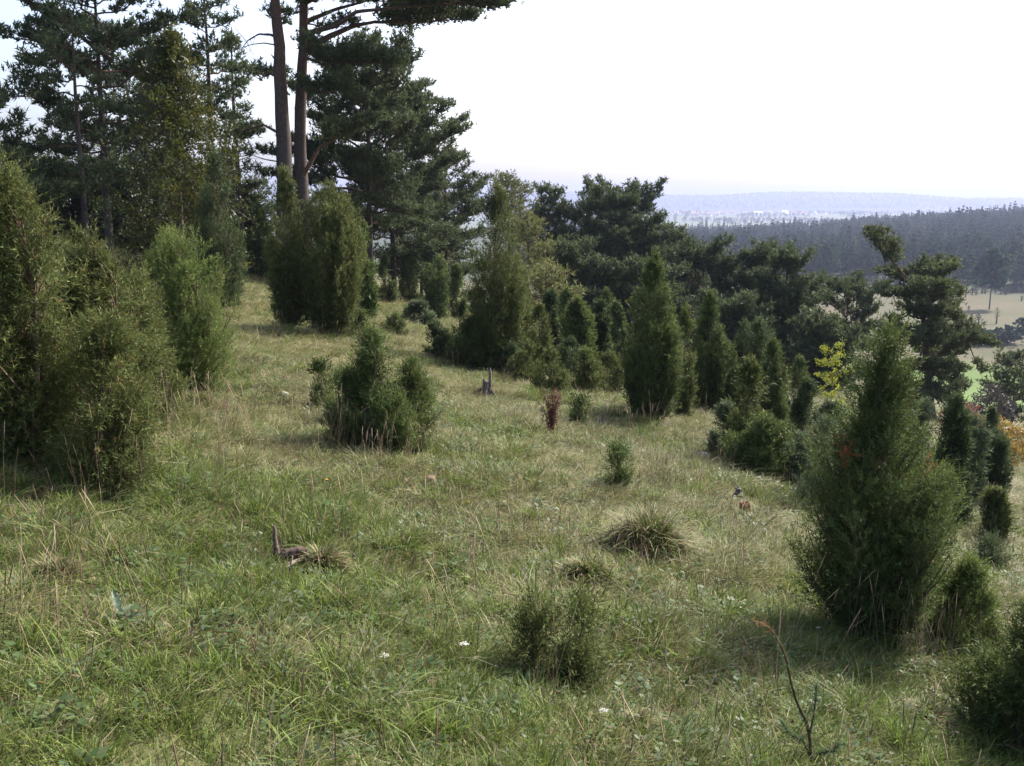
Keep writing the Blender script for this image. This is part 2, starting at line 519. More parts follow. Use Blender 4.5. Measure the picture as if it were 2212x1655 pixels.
juniper(1246, 800, 642, 84, 'bullet shaped juniper standing in front of the small cluster', 'column', 'green', loose=.2, mult=1.3)
juniper(1293, 792, 650, 48, 'slim juniper close beside the bullet shaped one', 'column', 'dark', loose=.15)
juniper(1330, 786, 655, 44, 'slim juniper at the right end of the small cluster', 'column', 'green', loose=.15)
juniper(1310, 760, 628, 60, 'juniper at the back of the small cluster', 'column', 'green', loose=.15)
juniper(1222, 765, 625, 56, 'juniper peeping over the bullet shaped one from behind', 'column', 'green', loose=.15)
juniper(1405, 910, 550, 134, 'tall dense flame shaped juniper right of centre', 'flame', 'green', loose=.22, mult=1.9)
juniper(1474, 906, 668, 46, 'narrow yellowish juniper pressed against the tall dense flame shaped one', 'flame', 'olive', loose=.15)
juniper(1526, 894, 632, 98, 'pointed juniper right of the tall dense flame shaped one', 'flame', 'green', loose=.2, mult=1.8)
juniper(1572, 905, 745, 46, 'thin juniper behind the right side of the second tall pointed one', 'column', 'green', loose=.2)
juniper(1610, 1004, 778, 120, 'loose conical juniper at the edge of the open grass', 'spire', 'olive', loose=.55, mult=1.6)
juniper(1570, 985, 880, 80, 'low shrubby juniper left of the loose conical one', 'mound', 'grey', loose=.5)
juniper(1635, 905, 692, 96, 'dark broad juniper behind the mid green pointed one', 'vase', 'dark', loose=.25)
juniper(1664, 928, 735, 80, 'mid green pointed juniper behind the loose conical one', 'flame', 'green', loose=.2, mult=1.3)
juniper(1722, 918, 768, 58, 'small dark juniper left of the yellow leaved sapling', 'flame', 'green', loose=.2)
juniper(1738, 996, 826, 104, 'stocky dark juniper in front of the yellow leaved sapling', 'flame', 'dark', loose=.34, mult=1.4)
juniper(1690, 1030, 925, 120, 'low juniper at the foot of the stocky dark one', 'mound', 'green', loose=.5)
juniper(1790, 1010, 870, 80, 'grey green juniper right of the stocky dark one', 'column', 'grey', loose=.3)
juniper(1600, 900, 690, 60, 'dark juniper in the gap behind the loose conical one', 'column', 'dark', loose=.2)
BIG = juniper(1885, 1374, 706, 300, 'big egg shaped juniper with spiky top, largest on the right', 'egg', 'green', loose=.5, stems=2, mult=2.2, brown=.03, sprays=.3)
juniper(1775, 1110, 905, 110, 'greyish juniper showing behind the left side of the big egg shaped one', 'bush', 'grey', loose=.6)
juniper(1985, 1070, 860, 90, 'grey green juniper hidden by the right side of the big egg shaped one', 'column', 'grey', loose=.35)
juniper(2046, 1130, 864, 84, 'dark narrow juniper just right of the big egg shaped one', 'column', 'dark', loose=.3, mult=1.4)
juniper(2090, 1100, 900, 74, 'grey green juniper between two dark ones on the right', 'vase', 'grey', loose=.3)
juniper(2137, 1090, 936, 88, 'dark rounded juniper near the orange shrub', 'vase', 'dark', loose=.3, mult=1.3)
juniper(2142, 1168, 1066, 48, 'small upright juniper alone on the right hand grass', 'vase', 'olive', loose=.2)
juniper(2132, 1010, 885, 40, 'pointed juniper in front of the green meadow', 'flame', 'dark', loose=.15)
juniper(2085, 1420, 1222, 150, 'knee high juniper right below the big egg shaped one', 'bush', 'bright', loose=.5, stems=3, mult=1.3, sprays=.2)
juniper(2205, 1640, 1290, 170, 'dark straggly juniper cut by the right edge of the photo', 'spire', 'green', loose=.85, stems=3, mult=.75, sprays=.3)
juniper(2130, 1590, 1420, 130, 'low sprawling juniper next to the straggly one at the right edge', 'mound', 'green', loose=.9, stems=3, mult=.5, sprays=.3)
juniper(2140, 1235, 1175, 90, 'sparse low juniper on the grass at far right', 'mound', 'dark', loose=.7, mult=.7)
juniper(805, 968, 702, 118, 'spiky young juniper with a tall leader left of centre', 'spire', 'green', loose=.6, stems=2, mult=1.2, sprays=.2)
juniper(762, 962, 800, 100, 'left hand side bush of the spiky young juniper', 'bush', 'green', loose=.65, stems=2, mult=.9, sprays=.3)
juniper(890, 968, 790, 115, 'right hand side bush of the spiky young juniper', 'bush', 'green', loose=.5, stems=2, mult=1.2, sprays=.2)
juniper(830, 975, 835, 240, 'low skirt of juniper round the foot of the spiky young one', 'mound', 'green', loose=.6, stems=3, mult=1.1, sprays=.2)
juniper(696, 884, 788, 34, 'thin little juniper left of the spiky young one', 'spire', 'green', loose=.4, stems=1, mult=.35)
juniper(728, 910, 815, 34, 'second thin little juniper nearest to the spiky young one', 'spire', 'green', loose=.4, stems=1, mult=.35)
juniper(1010, 795, 690, 118, 'low round juniper at the foot of the tall middle column', 'mound', 'green', loose=.45, stems=3, mult=1.4)
juniper(945, 775, 695, 60, 'low dark juniper left of the low round one', 'mound', 'dark', loose=.4)
juniper(905, 705, 655, 85, 'pale low shrubby juniper under the row', 'mound', 'grey', loose=.6)
juniper(850, 725, 684, 60, 'small low juniper right of the broad vase shaped one', 'mound', 'green', loose=.6)
juniper(1262, 850, 758, 100, 'loose low juniper in front of the bullet shaped one', 'bush', 'olive', loose=.7, sprays=.2)
juniper(1190, 855, 762, 95, 'thin low juniper left of the loose low one', 'bush', 'olive', loose=.7, sprays=.2)
juniper(1140, 830, 740, 90, 'low olive juniper touching the tall middle column', 'bush', 'olive', loose=.6)
juniper(1318, 852, 765, 90, 'low olive juniper left of the tall dense flame shaped one', 'bush', 'olive', loose=.6)
juniper(1640, 1035, 900, 140, 'low shrubby juniper at the right foot of the loose conical one', 'mound', 'green', loose=.6, sprays=.2)
juniper(1725, 1065, 940, 150, 'wide low juniper skirt left of the big egg shaped one', 'mound', 'grey', loose=.65, sprays=.2)
juniper(1095, 815, 745, 80, 'small dark juniper at the right foot of the tall middle column', 'mound', 'dark', loose=.5)
juniper(1225, 815, 735, 90, 'dark low juniper between the middle column and the bullet shaped one', 'mound', 'dark', loose=.5)
juniper(1345, 830, 715, 60, 'slim juniper just left of the tall dense flame shaped one', 'flame', 'dark', loose=.25)
juniper(1165, 800, 660, 60, 'olive juniper half hidden right of the tall middle column', 'column', 'olive', loose=.25)
juniper(760, 735, 640, 90, 'low bushy juniper at the right foot of the broad vase shaped one', 'mound', 'green', loose=.5)
juniper(1333, 1055, 968, 55, 'small thin juniper sapling above the grass tussock', 'spire', 'green', loose=.5, mult=.7)
juniper(1252, 932, 862, 28, 'tiny juniper seedling right of the red dead plant', 'flame', 'green', loose=.5, mult=.6)
juniper(1238, 1470, 1322, 68, 'small feathery juniper in the near grass', 'bush', 'olive', loose=.8, mult=.4, lean=.12, sprays=.2)
juniper(1150, 1440, 1335, 60, 'feathery juniper seedling left of the small feathery one', 'spire', 'olive', loose=.5, mult=.35)
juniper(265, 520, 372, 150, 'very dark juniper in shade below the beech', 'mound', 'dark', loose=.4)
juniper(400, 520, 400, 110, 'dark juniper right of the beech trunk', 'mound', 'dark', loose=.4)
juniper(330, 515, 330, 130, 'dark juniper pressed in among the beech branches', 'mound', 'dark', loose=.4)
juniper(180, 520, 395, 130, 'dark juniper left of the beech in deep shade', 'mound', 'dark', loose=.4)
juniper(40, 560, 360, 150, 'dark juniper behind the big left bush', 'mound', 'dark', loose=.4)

def dead_sprig(parent, px, py, n, seed, dy=-.25):
    rg = rs(seed); b = np.array(parent.location); g = at_dist(px, py, b[1] + dy) - b
    mb = MB(); P = g + rg.normal(size=(n, 3)) * np.array([.022, .03, .05])
    stamp(mb, *JT['near', 0], P, rg.normal(size=(n, 3)) * .5 + np.array([0, 0, .8]), rg.uniform(.5, .9, n), np.array([.26, .075, .03]) * rg.uniform(.6, 1.2, (n, 1)), rg)
    o = mb.build('dead_sprig', M_JUN, parent); tag(o, 'rust red dead sprig', kind='stuff')
dead_sprig(BIG, 1822, 985, 16, 801)
dead_sprig(BIG, 2000, 1008, 7, 802, -.1)
# ------------------------------------------------------------------ pines
PT = {}
for q in range(3):
    PT['p', q] = needle_template(4, 0.09, 0.14, 0.05, 0.95, rs(90 + q))
    PT['far', q] = needle_template(6, 0.16, 0.2, 0.06, 0.9, rs(95 + q))
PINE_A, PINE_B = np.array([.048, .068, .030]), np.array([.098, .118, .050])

def pine_profile(t, kind):
    if kind == 'broad': return np.interp(t, [0, .15, .4, .7, .9, 1], [.6, .9, 1, .85, .5, .15])
    if kind == 'cone': return np.interp(t, [0, .2, .5, .8, 1], [.85, 1, .75, .42, .08])
    return np.interp(t, [0, .3, .6, .85, 1], [.45, .9, 1, .7, .2])        # 'round'

def add_tufts(need, P, D, S, rg, lod, tone=1.0, warm=0.0):
    m = len(P)
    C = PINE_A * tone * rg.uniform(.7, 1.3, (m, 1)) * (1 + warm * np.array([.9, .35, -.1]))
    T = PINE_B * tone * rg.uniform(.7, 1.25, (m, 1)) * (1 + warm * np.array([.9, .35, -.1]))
    which = rg.integers(0, 3, m)
    for q in range(3):
        s = which == q
        if s.any():
            tv, tf, tc = PT[lod, q]
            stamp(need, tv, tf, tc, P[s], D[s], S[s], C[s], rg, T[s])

def limb(wood, need, cur, r0, rg, dens, lod, tone, warm, start=.35, spread=1.0, bark=None, sub=True, nscale=1.0, pads=True):
    """a branch along cur with side twigs and needle pads"""
    n = len(cur)
    L = np.linalg.norm(np.diff(cur, axis=0), axis=1).sum()
    bc = np.array([.115, .075, .05]) if bark is None else bark
    tube(wood, cur, np.linspace(r0, .008, n), bc, 5, rough=.08, rg=rg)
    ns = max(3, int(L * 3.6))
    PP, DD = [], []
    for s in np.linspace(start, 1, ns):
        f = min(s * (n - 1), n - 1.001); k = int(f); p = cur[k] + (cur[k + 1] - cur[k]) * (f - k)
        t = cur[k + 1] - cur[k]; t = t / (np.linalg.norm(t) + 1e-9)
        sd = np.cross(t, [0, 0, 1]); sd /= np.linalg.norm(sd) + 1e-9
        for sg in ((-1, 1) if sub else (1,)):
            l = spread * (.22 + .30 * L * (1.15 - s)) * rg.uniform(.55, 1.2)
            l = min(l, 1.5)
            d = t * rg.uniform(.4, .9) + sd * sg * rg.uniform(.5, 1.0) + np.array([0, 0, rg.uniform(-.05, .45) if pads else rg.uniform(-.35, .65)])
            d /= np.linalg.norm(d)
            q = bez(p, p + d * l * .5, p + d * l + np.array([0, 0, .22 * l]), 4)
            tube(wood, q[[0, 2, 3]], np.array([.011, .007, .004]), bc * .9, 3, cap=False)
            m = max(3, int((1.55 if pads else 1.2) * dens * l * rg.uniform(.7, 1.3)))
            u = 1 - rg.random(m) ** 1.3 * .75
            f2 = np.minimum(u * 3, 2.999); k2 = f2.astype(int); pos = q[k2] + (q[k2 + 1] - q[k2]) * (f2 - k2)[:, None]
            pos = pos + rg.normal(size=(m, 3)) * np.array([.13, .13, .06 if pads else .10]) * (.6 + .5 * l)
            dr = d * .5 + rg.normal(size=(m, 3)) * .45 + np.array([0, 0, .75])
            PP.append(pos); DD.append(dr)
    PP = np.concatenate(PP); DD = np.concatenate(DD)
    add_tufts(need, PP, DD, rg.uniform(.8, 1.3, len(PP)) * nscale, rg, lod, tone, warm)

def pine(label, px, dist, top, wpx, kind='broad', crown=.3, seed=1, r0=None, bend=None, n_limb=None, dens=30, tone=1.0, warm=0.0,
         lod='p', limbs=None, auto=True, group='pines along the wood edge', H=None, name='pine_tree', dead=0, elev=(0, 42), nscale=1.0, red=.45, pads=False):
    rg = rs(seed)
    p = foot(px, dist)
    if H is None: H = at_dist(px, top, dist)[2] - p[2]
    H *= .95 if bend is None else 1.0
    W = wpx / FX * dist
    r0 = r0 or (.02 + .0125 * H)
    t = thing(name, label, 'pine tree', p, group)
    trunk, wood, need = MB(), MB(), MB()
    n = 22
    tt = np.linspace(0, 1, n)
    bx = np.zeros(n); by = np.zeros(n)
    if bend is not None:                                   # lateral offsets measured as photo columns at heights (rows)
        hs = [at_dist(c, r, dist)[2] - p[2] for c, r in bend]; xs = [at_dist(c, r, dist)[0] - p[0] for c, r in bend]
        bx = np.interp(tt * H, hs, xs)
    else:
        bx = .012 * H * np.sin(tt * rg.uniform(3, 6) + rg.uniform(0, 6)) * tt; by = .012 * H * np.sin(tt * 4 + rg.uniform(0, 6)) * tt
    TP = np.stack([bx, by, tt * H - .25 * (tt == 0)], 1)
    k = smooth(.25, .65, tt)[:, None]
    bc = np.array([.070, .058, .053]) * (1 - k * red * 2) + np.array([.120, .068, .046]) * k * red * 2
    tube(trunk, TP, r0 * (1 - .86 * tt ** 1.1) * (1 + .25 * np.exp(-tt * 30)), bc, 10, rough=.05, rg=rg)
    def tr(h):
        return np.array([np.interp(h, TP[:, 2], TP[:, 0]), np.interp(h, TP[:, 2], TP[:, 1]), h])
    if auto:
        n_limb = int((n_limb or (10 + H * 2.2)) * (1.2 if pads else 1.65))
        for i in range(n_limb):
            s = (i + rg.uniform(0, .9)) / n_limb
            h = H * (crown + (.97 - crown) * s)
            az = i * 2.399 + rg.uniform(-.5, .5)
            Lh = W / 2 * pine_profile(s, kind) * rg.uniform(.6, 1.12)
            el = R(np.interp(s, [0, 1], elev) + rg.uniform(-1, 1) * (13 if pads else 20))
            o = np.array([math.cos(az), math.sin(az), 0])
            q0 = tr(h); q2 = q0 + o * Lh + np.array([0, 0, math.tan(el) * Lh * .8])
            q1 = q0 + o * Lh * .5 + np.array([0, 0, math.tan(el) * Lh * .4 - .08 * Lh + rg.uniform(-.1, .1) * Lh])
            cur = bez(q0, q1, q2, 7)
            cur[1:-1] += rg.normal(size=(5, 3)) * .03 * Lh
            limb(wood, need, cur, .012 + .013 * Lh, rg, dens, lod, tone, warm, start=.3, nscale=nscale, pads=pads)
    for lm in (limbs or []):
        pts = []
        for (c, r, dd) in lm['pts']:
            g = at_dist(c, r, dist + dd) - p; pts.append(g)
        pts = np.array(pts)
        u = np.linspace(0, len(pts) - 1, 4 * len(pts)); i0 = np.minimum(u.astype(int), len(pts) - 2); fr = (u - i0)[:, None]
        fr2 = fr * fr * (3 - 2 * fr) * .4 + fr * .6
        cur = pts[i0] * (1 - fr2) + pts[i0 + 1] * fr2
        if lm.get('bare'):
            dm = MB(); tube(dm, cur, np.linspace(lm.get('r', .04), .008, len(cur)), np.array([.10, .08, .07]), 6, rough=.1, rg=rg)
            if lm.get('twigs'):
                for _ in range(lm['twigs']):
                    a0 = cur[rg.integers(len(cur) // 2, len(cur))]
                    d = rg.normal(size=3); d[2] += .3; d *= .5 / np.linalg.norm(d)
                    tube(dm, bez(a0, a0 + d * .6, a0 + d + rg.normal(size=3) * .1, 4), np.linspace(.008, .003, 4), np.array([.10, .08, .07]), 3)
            dm.build('dead_branch', M_BARK, t, True)
        else:
            limb(wood, need, cur, lm.get('r', .06), rg, lm.get('dens', dens), lod, tone, lm.get('warm', warm), start=lm.get('start', .35), spread=lm.get('spread', 1.0), nscale=nscale)
    for i in range(dead):
        h = H * rg.uniform(.12, max(.16, crown)); az = rg.uniform(0, 6.28); l = rg.uniform(.4, 1.1)
        o = np.array([math.cos(az), math.sin(az), rg.uniform(-.2, .2)]); q0 = tr(h)
        dm = MB(); tube(dm, bez(q0, q0 + o * l * .5, q0 + o * l + np.array([0, 0, rg.uniform(-.2, .2)]), 5), np.linspace(.018, .005, 5), np.array([.10, .08, .07]), 4)
        dm.build('dead_branch', M_BARK, t, True)
    if wood.V: trunk.add(np.concatenate(wood.V), np.concatenate(wood.F), np.concatenate(wood.C))
    trunk.build('trunk', M_BARK, t, True)
    if need.V: need.build('crown', M_PINE, t)
    return t

# the twin trunks
pine('tall pine with bare trunk, left one of the two close trunks', 612, 31, -420, 330, 'round', crown=.66, pads=True, seed=3, r0=.29, n_limb=16, red=.4,
     bend=[(612, 640), (616, 430), (612, 300), (607, 200), (603, 140), (606, 95), (598, 55), (594, 0), (590, -150), (585, -420)],
     limbs=[dict(pts=[(598, 45, 0), (580, 28, -.3), (566, 8, -.6)], bare=True, r=.06),
            dict(pts=[(602, 84, 0), (585, 75, .1), (558, 74, .3), (535, 88, .5), (520, 108, .8)], bare=True, r=.05, twigs=5),
            dict(pts=[(600, 98, 0), (570, 93, -.2), (545, 96, -.4), (500, 110, -.6)], bare=True, r=.025, twigs=3),
            dict(pts=[(605, 142, 0), (594, 128, -.2), (585, 117, -.4)], bare=True, r=.06),
            dict(pts=[(606, 290, 0), (570, 270, .5), (520, 285, 1), (480, 300, 1.5)], r=.05, dens=14, start=.4, spread=.8),
            dict(pts=[(606, 350, 0), (575, 345, -.5), (545, 336, -1), (505, 350, -1.3)], bare=True, r=.022, twigs=9),
            dict(pts=[(606, 170, 0), (585, 160, .8), (560, 170, 1.5)], r=.04, dens=22, start=.3)])
pine('tall pine with wide right hand limbs, right one of the two close trunks', 652, 32, -330, 420, 'round', crown=.62, pads=True, seed=5, r0=.26, n_limb=16, red=.45,
     bend=[(655, 650), (652, 430), (648, 300), (650, 200), (655, 100), (656, 0), (655, -330)],
     limbs=[dict(pts=[(652, 112, 0), (700, 85, .2), (760, 58, .4), (805, 48, .5), (890, 50, .6), (1010, 40, .8)], r=.12, start=.6, spread=1.4, dens=34),
            dict(pts=[(655, 76, 0), (728, 54, -.4), (770, 26, -.8), (870, 15, -1.2), (1000, 8, -1.6), (1065, 12, -1.8)], r=.09, start=.55, spread=1.5, dens=36),
            dict(pts=[(655, 50, 0), (720, 22, .6), (800, 0, 1.0), (930, -20, 1.5)], r=.08, start=.4, spread=1.6, dens=36),
            dict(pts=[(656, 10, 0), (720, -30, -.5), (860, -40, -1.2), (1010, -30, -2)], r=.08, start=.4, spread=1.6, dens=36),
            dict(pts=[(645, 395, 0), (672, 350, -.3), (690, 318, -.5), (740, 290, -.8), (800, 265, -1)], r=.09, start=.55, spread=1.1, dens=32),
            dict(pts=[(650, 120, 0), (700, 140, -.8), (770, 135, -1.4), (850, 140, -1.8)], r=.06, start=.25, spread=1.2, dens=34),
            dict(pts=[(650, 190, 0), (690, 200, -1), (740, 195, -1.6)], r=.05, start=.2, spread=1.2, dens=36)])
pine('broad dark pine filling the space right of the twin trunks', 800, 38, 62, 420, 'broad', crown=.26, pads=True, seed=8, dens=26, dead=3, n_limb=36)
pine('dark pine close behind the broad one, right of the twin trunks', 850, 42, 165, 310, 'broad', crown=.12, pads=True, seed=9, dens=24, n_limb=30)
pine('pine with stepped crown left of the tall middle juniper', 965, 45, 298, 230, 'broad', crown=.08, pads=True, seed=10, dens=26, n_limb=28)
pine('low dark pine behind the juniper row', 910, 52, 400, 260, 'broad', crown=.1, seed=12, dens=22)
pine('sparse thin pine showing against the sky at the hill edge', 1098, 50, 362, 70, 'round', crown=.6, seed=13, dens=10, tone=1.3, warm=.3)
pine('second sparse thin pine next to the first at the hill edge', 1122, 52, 380, 76, 'round', crown=.55, seed=14, dens=10, tone=1.3, warm=.3)
pine('brownish pine just right of the tall middle juniper', 1140, 44, 455, 120, 'broad', crown=.2, seed=15, dens=16, tone=1.5, warm=.5)
pine('small rounded pine standing alone against the distant hill', 1186, 58, 392, 112, 'round', crown=.2, seed=16, dens=34, nscale=1.2)
pine('large irregular pine with knobbly top against the distant hill', 1345, 58, 408, 270, 'broad', crown=.05, seed=17, dens=27, n_limb=42, lod='p', nscale=1.3)
pine('pine half hidden at the left of the large irregular one', 1262, 60, 425, 150, 'broad', crown=.1, seed=18, dens=30, nscale=1.2)
pine('pine on the right shoulder of the large irregular one', 1425, 57, 500, 150, 'broad', crown=.05, seed=19, dens=32, nscale=1.2)
pine('dense spreading pine below the dark valley forest', 1510, 52, 527, 250, 'broad', crown=.03, seed=20, dens=26, n_limb=32, nscale=1.25)
pine('pine with ragged top below the dark valley forest', 1645, 50, 527, 160, 'broad', crown=.04, seed=21, dens=34, nscale=1.25, n_limb=36)
pine('narrow pine with drooping right side left of the valley pasture', 1702, 44, 545, 170, 'broad', crown=.04, seed=22, dens=34, nscale=1.15, n_limb=36)
pine('dark low pine between the narrow pine and the leaning one', 1832, 50, 602, 170, 'broad', crown=.03, seed=23, dens=32, nscale=1.2)
pine('dark pine filling the hollow behind the pointed junipers', 1580, 42, 660, 190, 'broad', crown=.05, seed=24, dens=26, nscale=1.3, n_limb=30)
pine('low pine in the hollow left of the leaning one', 1780, 40, 690, 170, 'broad', crown=.05, seed=25, dens=26, nscale=1.3, n_limb=30)
pine('shaded pine behind the small juniper cluster', 1240, 46, 540, 190, 'broad', crown=.05, seed=26, dens=24, nscale=1.3, n_limb=30)
pine('shaded pine behind the tall dense flame shaped juniper', 1400, 46, 590, 220, 'broad', crown=.03, seed=27, dens=24, nscale=1.3, n_limb=30)
pine('low pine bough crowned tree right of the tall middle juniper', 1180, 34, 580, 150, 'round', crown=.2, seed=28, dens=14, tone=1.5, warm=.45)
pine('leaning pine with crooked top bent to the left', 2010, 38, 512, 150, 'broad', crown=.2, seed=30, r0=.17, auto=False, dens=42, warm=.10, red=.4, nscale=1.1,
     bend=[(2015, 930), (2010, 880), (2004, 800), (1998, 720), (1990, 640), (1975, 625), (1940, 580), (1915, 545), (1885, 512)],
     limbs=[
            dict(pts=[(1998, 700, 0), (2010, 680, -1.2), (2020, 670, -2.0)], r=.05, start=.15, spread=1.15),
            dict(pts=[(1996, 670, 0), (2005, 640, -1.2), (2025, 620, -2.0)], r=.05, start=.15, spread=1.15),
            dict(pts=[(2002, 760, 0), (1985, 740, -1.2), (1970, 735, -1.9)], r=.05, start=.2, spread=1.6),
            dict(pts=[(2004, 780, 0), (2030, 770, 1.2), (2050, 765, 1.9)], r=.05, start=.2, spread=1.6),
            dict(pts=[(2008, 860, 0), (2000, 850, -1.0), (1985, 860, -1.8)], r=.05, start=.1, spread=1.15),
            dict(pts=[(2008, 860, 0), (2030, 850, -1.0), (2050, 870, -1.8)], r=.05, start=.1, spread=1.15),
            dict(pts=[(1940, 582, 0), (1915, 548, 0), (1886, 516, 0)], r=.05, start=.0, spread=1.6),
            dict(pts=[(1960, 610, 0), (1930, 600, .4), (1905, 590, .8)], r=.03, start=.1, spread=1.05),
            dict(pts=[(1962, 608, 0), (1975, 585, .3), (2000, 590, .5)], r=.03, start=.1, spread=1.05),
            dict(pts=[(1990, 640, 0), (2020, 600, -.4), (2055, 585, -.6)], r=.05, start=.2, spread=1.15),
            dict(pts=[(1990, 640, 0), (2010, 590, .6), (2040, 575, 1)], r=.04, start=.2, spread=1.15),
            dict(pts=[(1995, 660, 0), (2030, 640, .6), (2060, 640, 1)], r=.05, start=.15, spread=1.15),
            dict(pts=[(1992, 650, 0), (1960, 640, -.4), (1915, 640, -.8)], r=.04, start=.3, spread=1.15),
            dict(pts=[(1998, 690, 0), (1960, 680, .3), (1930, 700, .6), (1905, 720, .8)], r=.04, start=.3, spread=1.0, dens=26),
            dict(pts=[(1998, 700, 0), (2035, 680, -.6), (2065, 690, -1)], r=.05, start=.15, spread=1.15),
            dict(pts=[(2000, 740, 0), (2040, 715, .6), (2070, 720, 1.2)], r=.05, start=.15, spread=1.15),
            dict(pts=[(2000, 740, 0), (1965, 725, -.6), (1935, 735, -1)], r=.04, start=.2, spread=1.4),
            dict(pts=[(2004, 780, 0), (2040, 765, -.4), (2090, 735, -.8), (2140, 745, -1.2)], r=.07, start=.35, spread=1.15),
            dict(pts=[(2090, 737, -.8), (2105, 775, -.9), (2120, 800, -1)], r=.03, start=.55, spread=.6),
            dict(pts=[(2004, 790, 0), (1975, 800, .5), (1945, 820, .9)], r=.05, start=.2, spread=1.15),
            dict(pts=[(2006, 800, 0), (2035, 815, .6), (2065, 835, 1.1)], r=.05, start=.15, spread=1.15),
            dict(pts=[(2008, 830, 0), (1980, 850, -.6), (1960, 880, -1)], r=.05, start=.15, spread=1.15),
            dict(pts=[(2008, 840, 0), (2040, 865, -.5), (2070, 890, -1)], r=.05, start=.15, spread=1.15),
            dict(pts=[(2008, 820, 0), (2020, 800, -1.2), (2030, 790, -1.8)], r=.05, start=.15, spread=1.15)])
pine('pine cut by the right edge above the green meadow', 2212, 44, 765, 130, 'broad', crown=.12, seed=31, dens=28)
# left hand pines
pine('tall spreading pine with thick trunk at upper left', 242, 30, -140, 400, 'broad', crown=.26, pads=True, seed=34, dens=27, n_limb=27, elev=(-12, 32), red=.2,
     limbs=[dict(pts=[(240, 170, 0), (170, 130, -.5), (90, 90, -1), (10, 80, -1.4)], r=.07, start=.35, spread=1.0, dens=24),
            dict(pts=[(240, 130, 0), (150, 60, -.8), (60, 10, -1.5)], r=.07, start=.35, spread=1.0, dens=24)])
pine('slim dark pine left of the thick trunk at upper left', 193, 27, 0, 210, 'round', crown=.2, pads=True, seed=35, dens=18, n_limb=18, elev=(-12, 30), dead=4, red=.1)
pine('dark pine at the left edge of the photo', 15, 26, 215, 220, 'broad', crown=.1, pads=True, seed=36, dens=28)
pine('thin pine with open crown left of the twin trunks', 468, 33, -70, 200, 'round', crown=.24, pads=True, seed=37, dens=26, n_limb=22, elev=(-5, 30), dead=5, red=.3)
pine('slender young pine top beside the twin trunks', 525, 37, 28, 90, 'cone', crown=.35, pads=True, seed=38, dens=16, n_limb=22)
pine('dark pine behind the beech', 330, 38, 40, 230, 'broad', crown=.3, pads=True, seed=39, dens=16)
pine('shaded low pine in the gap left of the twin trunks', 560, 44, 395, 190, 'broad', crown=.05, seed=40, dens=18)
pine('shaded low pine in the gap behind the broad vase shaped juniper', 700, 46, 410, 190, 'broad', crown=.05, seed=41, dens=18)
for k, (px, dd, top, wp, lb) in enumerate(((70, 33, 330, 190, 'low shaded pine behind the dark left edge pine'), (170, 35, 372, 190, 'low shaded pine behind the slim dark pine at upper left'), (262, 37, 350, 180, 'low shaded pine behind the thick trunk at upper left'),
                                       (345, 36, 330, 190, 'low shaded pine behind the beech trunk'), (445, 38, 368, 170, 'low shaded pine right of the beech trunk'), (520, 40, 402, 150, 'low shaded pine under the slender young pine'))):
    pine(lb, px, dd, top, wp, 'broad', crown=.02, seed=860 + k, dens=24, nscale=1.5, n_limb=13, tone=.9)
# ------------------------------------------------------------------ broadleaf trees and shrubs
def leaf_template(n, rg, L=.06, Wd=.035):
    V, F, T = [], [], []
    for i in range(n):
        a = rg.uniform(0, 6.28); b = np.array([rg.uniform(-.05, .05), rg.uniform(-.05, .05), rg.uniform(0, .22)])
        d = np.array([math.cos(a), math.sin(a), rg.uniform(-.5, .3)]); d /= np.linalg.norm(d)
        s = np.cross(d, [0, 0, 1]) + rg.normal(size=3) * .3; s /= np.linalg.norm(s)
        V += [b, b + d * L * .5 + s * Wd * .5, b + d * L, b + d * L * .5 - s * Wd * .5]
        F += [[4 * i, 4 * i + 1, 4 * i + 2], [4 * i, 4 * i + 2, 4 * i + 3]]; T += [0, .5, 1, .5]
    return np.array(V), np.array(F), np.array(T)
LT = [leaf_template(9, rs(200 + q)) for q in range(3)]

